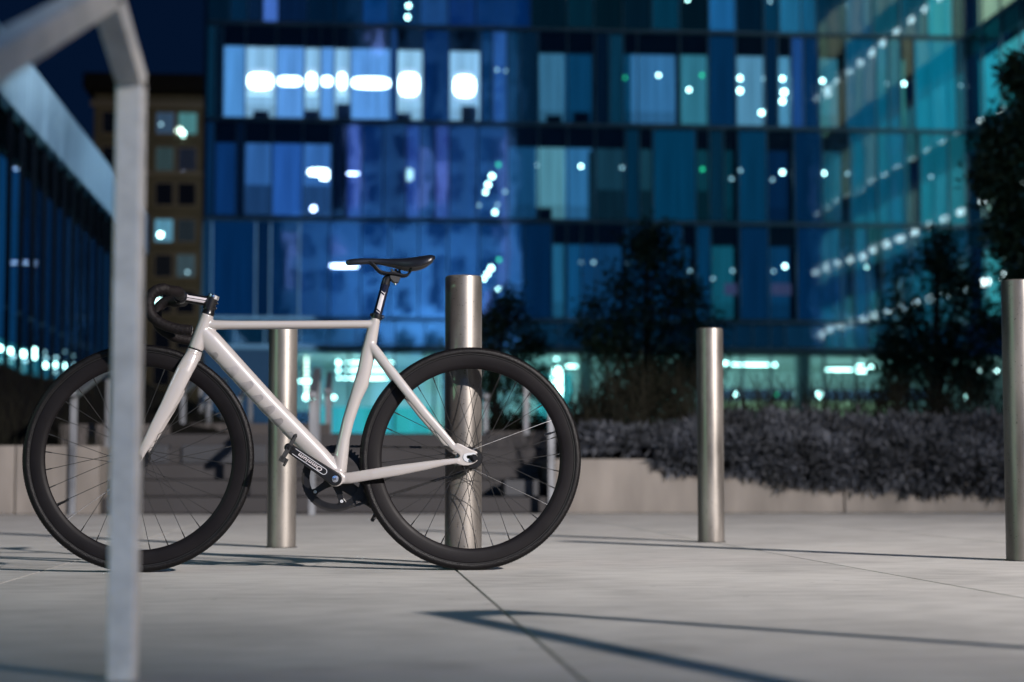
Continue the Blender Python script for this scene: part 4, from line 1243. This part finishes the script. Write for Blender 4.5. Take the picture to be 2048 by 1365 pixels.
for k in range(5):
    a = R(-146 + 180 + 72 * k) if False else R(34.5 - 180 + 72 * k)
    d = Vector((math.cos(a), 0, math.sin(a)))
    sd = Vector((-math.sin(a), 0, math.cos(a)))
    mb = MB()
    c0 = ringc + TY * .004
    pl = [c0 + d * .010 + sd * .017, c0 + d * .040 + sd * .0105, c0 + d * .066 + sd * .0085, c0 + d * .079 + sd * .013, c0 + d * .079 - sd * .013, c0 + d * .066 - sd * .0085, c0 + d * .040 - sd * .0105, c0 + d * .010 - sd * .017]
    mb.prism(pl, (0, -.009, 0)); mb.build('spider_arm', M['black'], chainring, bevel=.001)
    MB().lathe(ringc + d * .072 - TY * .006, TY, [(.001, -.002), (.0048, -.002), (.0048, .002), (.001, .002)], 12, False).build('ring_bolt', M['etch'], chainring)
cogc = Vector((cR.x, .043, cR.z))
cg = MB(); gear(cg, cogc, 16, .0322, .019, .004); cg.lathe(cogc, TY, [(.018, -.004), (.024, -.004), (.024, .004), (.018, .004)], 24)
cg.build('rear_cog', M['black'], bike)
# chain path
R1, R2 = .0965, .0322
dv = cogc - ringc; Ld = Vector((dv.x, dv.z)).length; base_a = math.atan2(dv.z, dv.x); al = math.acos((R1 - R2) / Ld)
path = []
def arc(c, r_, a0, a1, n_):
    return [Vector((c.x + r_ * math.cos(a0 + (a1 - a0) * k / n_), .043, c.z + r_ * math.sin(a0 + (a1 - a0) * k / n_))) for k in range(n_ + 1)]
up1, up2 = base_a + al, base_a - al
path += arc(ringc, R1, up1, up1 + (2 * math.pi - 2 * al), 60)
path += arc(cogc, R2, up2, up2 + 2 * al, 20)
path.append(path[0])
cum = [0]
for a, b in zip(path[:-1], path[1:]): cum.append(cum[-1] + (b - a).length)
nl = int(round(cum[-1] / .0127 / 2)) * 2; pitch_ = cum[-1] / nl
def along(d):
    for i in range(len(path) - 1):
        if d <= cum[i + 1]: return path[i].lerp(path[i + 1], (d - cum[i]) / max(1e-9, cum[i + 1] - cum[i]))
    return path[-1]
chm = MB(); LP = [along(k * pitch_) for k in range(nl + 1)]
for k in range(nl):
    a, b = LP[k], LP[k + 1]; d = (b - a).normalized(); nrm = d.cross(TY)
    wd = .0042 if k % 2 else .0030
    for sd in (-1, 1):
        poly = []
        for (f_, h_) in ((-.0032, .0), (-.0022, .0038), (.0, .0044), (.0045, .0032), (.0064, .0030), (.0083, .0032), (.0127, .0044), (.0149, .0038), (.0159, 0)):
            poly.append((f_, h_))
        full = [a + d * f_ + nrm * h_ for f_, h_ in poly] + [a + d * f_ - nrm * h_ for f_, h_ in reversed(poly[1:-1])]
        full = [p + TY * (sd * wd) for p in full]
        chm.prism(full, (0, sd * .0010, 0))
    chm.tube([a - TY * .0028, a + TY * .0028], .0037, 8)
tag(chm.build('chain', M['chain'], bike), kind='stuff')
# cranks
CD = (B(573, 893, -.07) - B(670, 958.5, -.07)); CD.y = 0; CL = .165; CD.normalize(); CN = Vector((-CD.z, 0, CD.x))
def crank(sgn, d, tc):
    nrm = Vector((-d.z, 0, d.x)); c = Vector((bb.x, tc, bb.z)) if sgn > 0 else Vector((B(670, 958.5, -.066).x, tc, B(670, 958.5, -.066).z))
    out = []
    def edge(s_): return .0200 - .0065 * s_
    for k in range(9):
        a = math.pi / 2 + math.pi * k / 8
        out.append(c + d * (.0205 * math.cos(a)) + nrm * (.0205 * math.sin(a)))
    for k in range(9):
        a = -math.pi / 2 + math.pi * k / 8
        out.append(c + d * (CL + .0135 * math.cos(a)) + nrm * (.0135 * math.sin(a)))
    o = MB().prism(out, (0, sgn * .014, 0)).build('crank_arm', M['black'], bike, True, bevel=.003, angle=30)
    return o, c
armL, cL = crank(-1, CD, -.060)
armR, cRr = crank(1, -CD, .050)
for (sgn, c_, ar) in ((-1, cL, armL), (1, cRr, armR)):
    f_ = c_ + TY * sgn * .0142
    MB().lathe(f_, TY, [(.001, sgn * .0020), (.003, sgn * .0022), (.0034, sgn * .0032), (.0098, sgn * .0026), (.0108, sgn * .0005), (.0108, 0), (.001, 0)], 28, False).build('crank_bolt', M['silver'], ar, True, angle=25)
    MB().lathe(f_ + TY * sgn * .0022, TY, [(.001, sgn * .0004), (.0031, sgn * .0004), (.0031, 0), (.001, 0)], 6, False).build('bolt_socket', M['ink'], ar)
# U shaped line and the word on the near arm
tp = -.060 - .0143
def armpt(s_, h_): return cL * 1.0 + CD * s_ + CN * h_ + Vector((0, tp - cL.y, 0))
ul = []
hw_ = .0088
for k in range(12): ul.append(armpt(.146 - (.146 - .040) * k / 11, hw_))
for k in range(1, 9):
    a = math.pi / 2 + math.pi * k / 8; ul.append(armpt(.040 + hw_ * math.cos(a), hw_ * math.sin(a)))
for k in range(1, 12): ul.append(armpt(.040 + (.146 - .040) * k / 11, -hw_))
um = MB()
for a, b in zip(ul[:-1], ul[1:]):
    d = (b - a).normalized(); nn_ = d.cross(TY); um.obox((a + b) / 2, d, nn_, TY, (b - a).length / 2 + .0004, .0009, .0003)
um.build('arm_line', M['etch'], armL)
def text_on(txt, origin, xdir, ydir, size, mat, name, parent, shear=0, offset=0.0):
    cu = bpy.data.curves.new(name, 'FONT'); cu.body = txt; cu.size = size; cu.extrude = .0002; cu.shear = shear; cu.offset = offset
    cu.align_x = 'CENTER'; cu.align_y = 'CENTER'; cu.space_character = 1.08
    to = bpy.data.objects.new(name, cu); COL.objects.link(to)
    dg = bpy.context.evaluated_depsgraph_get(); me = bpy.data.meshes.new_from_object(to.evaluated_get(dg))
    bpy.data.objects.remove(to)
    zd = Vector(xdir).cross(Vector(ydir)).normalized()
    mt = Matrix((Vector(xdir), Vector(ydir), zd)).transposed().to_4x4(); mt.translation = origin
    me.transform(mt); me.materials.clear(); me.materials.append(mat)
    o = bpy.data.objects.new(name, me); COL.objects.link(o); o.parent = parent
    return o
XD = Vector((CD.x, 0, CD.z)); YD = Vector((0, -1, 0)).cross(XD).normalized()
text_on('Omnium', armpt(.088, .0), XD * 1.35, YD, .0165, M['label'], 'lettering', armL, .15, .0003)
# pedals: flat platform seen edge on
def pedal(sgn, d, parent_c):
    ax = parent_c + d * CL
    e0, e1 = B(597.5, 867, -.12), B(566.5, 923, -.12); pd = (e1 - e0); pd.y = 0; pd.normalize(); pn = Vector((-pd.z, 0, pd.x))
    if sgn > 0: pd = -pd
    t0, t1 = sgn * .080, sgn * .155; tm = (t0 + t1) / 2
    mb = MB()
    cc = Vector((ax.x, tm, ax.z))
    L_ = (e1 - e0).length / 2
    mb.obox(cc - pd * .004, pd, TY, pn, L_ * .80, .004, .0058)
    mb2 = MB()
    for tq in (t0 + sgn * .004, t1 - sgn * .004):
        c2 = Vector((ax.x, tq, ax.z))
        pl = [c2 - pd * L_ * 1.02 + pn * .001, c2 - pd * L_ * .6 + pn * .0065, c2 + pd * L_ * .5 + pn * .007, c2 + pd * L_ * .98 + pn * .004, c2 + pd * L_ * .98 - pn * .006, c2 + pd * L_ * .5 - pn * .007, c2 - pd * L_ * .5 - pn * .0045]
        mb2.prism(pl, (0, .004 if sgn > 0 else -.004, 0))
    mb2.obox(cc + pd * L_ * .84, pd, TY, pn, .008, abs(t1 - t0) / 2, .009)
    mb2.obox(cc - pd * L_ * .86, pd, TY, pn, .004, abs(t1 - t0) / 2, .0035)
    o = mb2.build('pedal', M['blackmatte'], bike, bevel=.001)
    mb.build('pedal_plate', M['black'], o)
    sp = MB(); sp.tube([Vector((ax.x, sgn * .062, ax.z)), Vector((ax.x, t1, ax.z))], .0085, 12)
    sp.build('pedal_axle', M['black'], o, True)
    MB().obox(cc + pd * .043 + pn * .013, pd, TY, pn, .012, .028, .004).build('toe_cleat', M['blackmatte'], o, bevel=.002)
pedal(-1, CD, cL)
pedal(1, -CD, cRr)

# --- seatpost, clamp, saddle
sp0, sp1 = B(751.5, 642), B(771.5, 566)
MB().sweep([(sp0, .0132, .0132), (sp1, .0132, .0132)], 28).build('seatpost', M['navy'], bike, True)
post = bpy.data.objects['seatpost']
SD = (sp1 - sp0).normalized(); SN = TY.cross(SD).normalized()
MB().lathe(B(753.5, 633.5), SD, [(.0135, -.006), (.0178, -.006), (.0182, .0), (.0178, .0065), (.0135, .0065)], 32).build('seat_clamp', M['black'], bike, True)
sc_ = bpy.data.objects['seat_clamp']
MB().tube([B(765, 634.5, -.010), B(765, 634.5, .010)], .006, 12).build('clamp_ear', M['black'], sc_, True)
MB().tube([B(766, 634.5, -.0135), B(766, 634.5, -.0095)], .0038, 12).build('clamp_bolt', M['silver'], sc_, True)
MB().tube([B(743, 630, -.006), B(743, 630, .006)], .005, 10).build('clamp_ear', M['black'], sc_, True)
# label on the post
def postpt(s_, h_, off=.0006):
    ang = h_ / .0132
    return sp0.lerp(sp1, s_) + SN * ((.0132 + off) * math.sin(ang)) - TY * ((.0132 + off) * math.cos(ang))
def post_patch(name, s0, s1, h0, h1, slant, mat):
    mb = MB(); m_ = 6
    for i in range(2):
        for j in range(m_ + 1):
            h_ = h0 + (h1 - h0) * j / m_
            mb.v.append(tuple(postpt((s0, s1)[i] - slant * (j / m_), h_)))
    for j in range(m_): mb.f.append((j, j + 1, m_ + 2 + j, m_ + 1 + j))
    return mb.build(name, mat, post, True)
post_patch('post_label', .30, .70, -.0065, .0048, .045, M['label'])
post_patch('post_label_edge', .745, .765, -.0065, .0048, .045, M['label'])
post_patch('post_label_edge', .235, .255, -.0065, .0048, .045, M['label'])
post_patch('post_label_edge', .23, .76, .0046, .0056, .0, M['label'])
for k in range(5):
    post_patch('post_print', .345 + k * .065, .37 + k * .065, -.003, .001, .01, M['etch'])
MB().sweep([(B(770.5, 570), .0135, .0135), (B(773, 560), .0132, .0135), (B(780, 553), .012, .0135), (B(790, 549), .011, .014), (B(797, 549.5), .010, .014)], 20).build('post_head', M['black'], post, True)
ph = MB()
ph.prism([B(x, y, -.017) for x, y in ((779, 549), (783, 541.5), (801.5, 541.5), (803, 552), (797, 566), (787, 565), (780, 557))], (0, .034, 0))
ph.build('saddle_clamp', M['blackmatte'], post, bevel=.002)
for k in range(3):
    MB().obox(B(784 + k * 7.5, 540.3, -.012), Vector((1, 0, 0)), TY, Vector((0, 0, 1)), .0035, .006, .0025).build('clamp_notch', M['blackmatte'], post)
MB().tube([B(790.5, 567, -.016), B(790.5, 570.5, -.016)], .0038, 10).build('clamp_bolt', M['silver'], post, True)
sd_ = [(691.6, 523.5, 529, 7), (694, 520.5, 530.6, 13), (700, 518.6, 531, 17), (712, 517.6, 530, 19.5), (733, 517.2, 527.4, 21), (750, 517.5, 527.8, 22), (764, 518, 529.6, 25), (787, 518.4, 534, 34), (806, 517.8, 539.2, 47),
       (820, 516.6, 541.3, 57), (836, 514.2, 539.5, 64), (850, 512.2, 534.8, 67), (860, 511.6, 529, 64), (866, 512.8, 524, 55), (869, 515.5, 520.5, 40)]
rs = []
for (x, yt, yb, hw) in sd_:
    t_, b_ = B(x, yt), B(x, yb); hw /= 1000.0; zc = t_.z; h = t_.z - b_.z
    ring = []
    sec = [(-1, -.95), (-1.0, -.62), (-.93, -.32), (-.75, -.12), (-.45, -.03), (-.12, -.03), (0, -.05), (.12, -.03), (.45, -.03), (.75, -.12), (.93, -.32), (1, -.62), (1, -.95), (.86, -1.0), (.6, -.72), (.2, -.55), (-.2, -.55), (-.6, -.72), (-.86, -1.0)]
    for (a, b2) in sec:
        ring.append((t_.x, a * hw, zc + b2 * h))
    rs.append(ring)
sdl = MB().rings(rs).build('saddle', M['leather'], bike, True, angle=0)
ss = sdl.modifiers.new('subsurf', 'SUBSURF'); ss.levels = 2; ss.render_levels = 2
for sgn in (-1, 1):
    tt = .021
    def br(x, y, t): p = B(x, y, 0); return Vector((p.x, sgn * t, p.z))
    MB().tube(catmull([br(722, 525, .012), br(738, 525, .018), br(748, 532, .021), br(760, 544, .022), br(772, 547.5, .022), br(790, 549, .022), br(806, 552, .022), br(815, 550, .022), br(820, 543, .024), br(823, 535, .028)], 5), .0038, 10).build('rail', M['black'], sdl, True)

# --- stem, spacers, bars
AX = (ht0 - ht1).normalized()
stc = B(424.5, 603.5)
MB().lathe(ht0 + AX * .001, AX, [(.001, 0), (.0188, 0), (.0182, .006), (.0168, .010), (.0155, .013), (.0152, .020), (.001, .020)], 28, False).build('headset_cover', M['black'], bike, True, angle=30)
stm = MB()
clamp = B(361.5, 594.2)
stc_in = B(420, 604)
stm.sweep([(clamp + (stc_in - clamp) * .04, .0150, .015), (clamp.lerp(stc_in, .2), .0148, .0160), (clamp.lerp(stc_in, .8), .0148, .0160), (stc_in, .0150, .015)], 20)
a_, b_ = B(416.6, 620.5), B(423.8, 598)
stm.sweep([(a_ - AX * .001, .0178, .0178), (b_ + AX * .004, .0178, .0178)], 28)
stm.lathe(clamp, TY, [(.0125, -.020), (.0195, -.020), (.0200, -.018), (.0200, .018), (.0195, .020), (.0125, .020)], 28)
stem = stm.build('stem', M['black'], bike, True, angle=35)
tc_ = B(427.0, 594.5)
MB().lathe(tc_ - AX * .006, AX, [(.001, 0), (.0172, 0), (.0176, .004), (.0172, .0115), (.0150, .0128), (.006, .0128), (.005, .009), (.001, .009)], 32, False).build('top_cap', M['silver'], bike, True, angle=30)
for (x, y) in ((433.5, 607), (431, 617)):
    for t in (-.008, .008):
        MB().tube([B(x - 5, y + 1.5, t), B(x + 1.5, y - .4, t)], .0042, 10).build('stem_bolt', M['chain'], stem, True)
        MB().tube([B(x + 1.2, y - .3, t), B(x + 2.4, y - .6, t)], .0036, 10).build('bolt_head', M['silver'], stem, True)
for (x, y) in ((357.2, 584), (355, 606.5)):
    for t in (-.014, .014):
        MB().tube([B(x - 2, y - .6, t), B(x + 5, y + 1.2, t)], .0038, 10).build('faceplate_bolt', M['chain'], stem, True)
# white labels on the stem side
SDr = (stc_in - clamp).normalized(); SUp = Vector((0, -1, 0)).cross(SDr).normalized()
if SUp.z < 0: SUp = -SUp
def stemq(name, s0, s1, h0, h1, sl0, sl1, mat):
    # quad hugging the elliptical side of the stem
    mb = MB(); n_ = 5
    for i in range(2):
        for j in range(n_ + 1):
            h_ = h0 + (h1 - h0) * j / n_
            s_ = (s0 + sl0 * j / n_) if i == 0 else (s1 + sl1 * j / n_)
            ang = math.asin(max(-1, min(1, h_ / .0150)))
            p = clamp + SDr * s_ + SUp * (.0152 * math.sin(ang)) - TY * (.0166 * math.cos(ang))
            mb.v.append(tuple(p))
    for j in range(n_): mb.f.append((j, j + 1, n_ + 2 + j, n_ + 1 + j))
    return mb.build(name, mat, stem, True)
stemq('stem_label', .013, .074, .0010, .0072, -.003, .004, M['label'])
stemq('stem_label', .011, .021, .0072, .0096, 0, -.001, M['label'])
stemq("stem_label", .006, .070, -.0078, -.0012, .006, .005, M["label"])
for s_, w1 in ((.029, .005), (.037, .004), (.044, .006), (.053, .003), (.060, .006)):
    stemq('stem_print', s_, s_ + w1, .0034, .0048, .001, .001, M['etch'])
for s_, w1 in ((.022, .005), (.032, .003), (.040, .004), (.048, .008)):
    stemq('stem_print', s_, s_ + w1, -.0058, -.0040, .001, .001, M['etch'])

MB().tube([B(361.5, 594.2, 0) + TY * .075 * s for s in (-1, -.3, .3, 1)], .0130, 20).build('handlebar', M['black'], bike, True)
bar_o = bpy.data.objects['handlebar']
c3 = B(361.5, 594.2)
near = [c3 - TY * .058, c3 - TY * .10, c3 - TY * .145 + Vector((.000, 0, 0)), B(338, 581.5, -.176), B(326, 578.0, -.188), B(310, 583.0, -.193), B(299, 597.0, -.195), B(297.5, 615.0, -.196), B(304.5, 633, -.197),
        B(323, 647.5, -.200), B(345, 656, -.203), B(365, 660.0, -.205), B(382.5, 661.0, -.207)]
nc = catmull(near, 7)
for pts in (nc, mirror(nc)):
    rr = [.0158 + .0004 * math.sin(i * 1.9) for i in range(len(pts))]
    rr[0] = .0150
    MB().tube(pts, rr, 20).build('bar_tape', M['tape'], bar_o, True, angle=0)
    d = (pts[-1] - pts[-2]).normalized()
    MB().lathe(pts[-1], d, [(.001, .004), (.010, .0035), (.0135, .001), (.0135, -.002), (.001, -.002)], 20, False).build('bar_end_plug', M['black'], bar_o, True)
    dd = (pts[0] - pts[1]).normalized()
    MB().lathe(pts[0], dd, [(.0128, .0), (.0156, -.002), (.0158, .006), (.0150, .0075), (.0128, .0075)], 24, True).build('tape_finish', M['blackmatte'], bar_o, True)
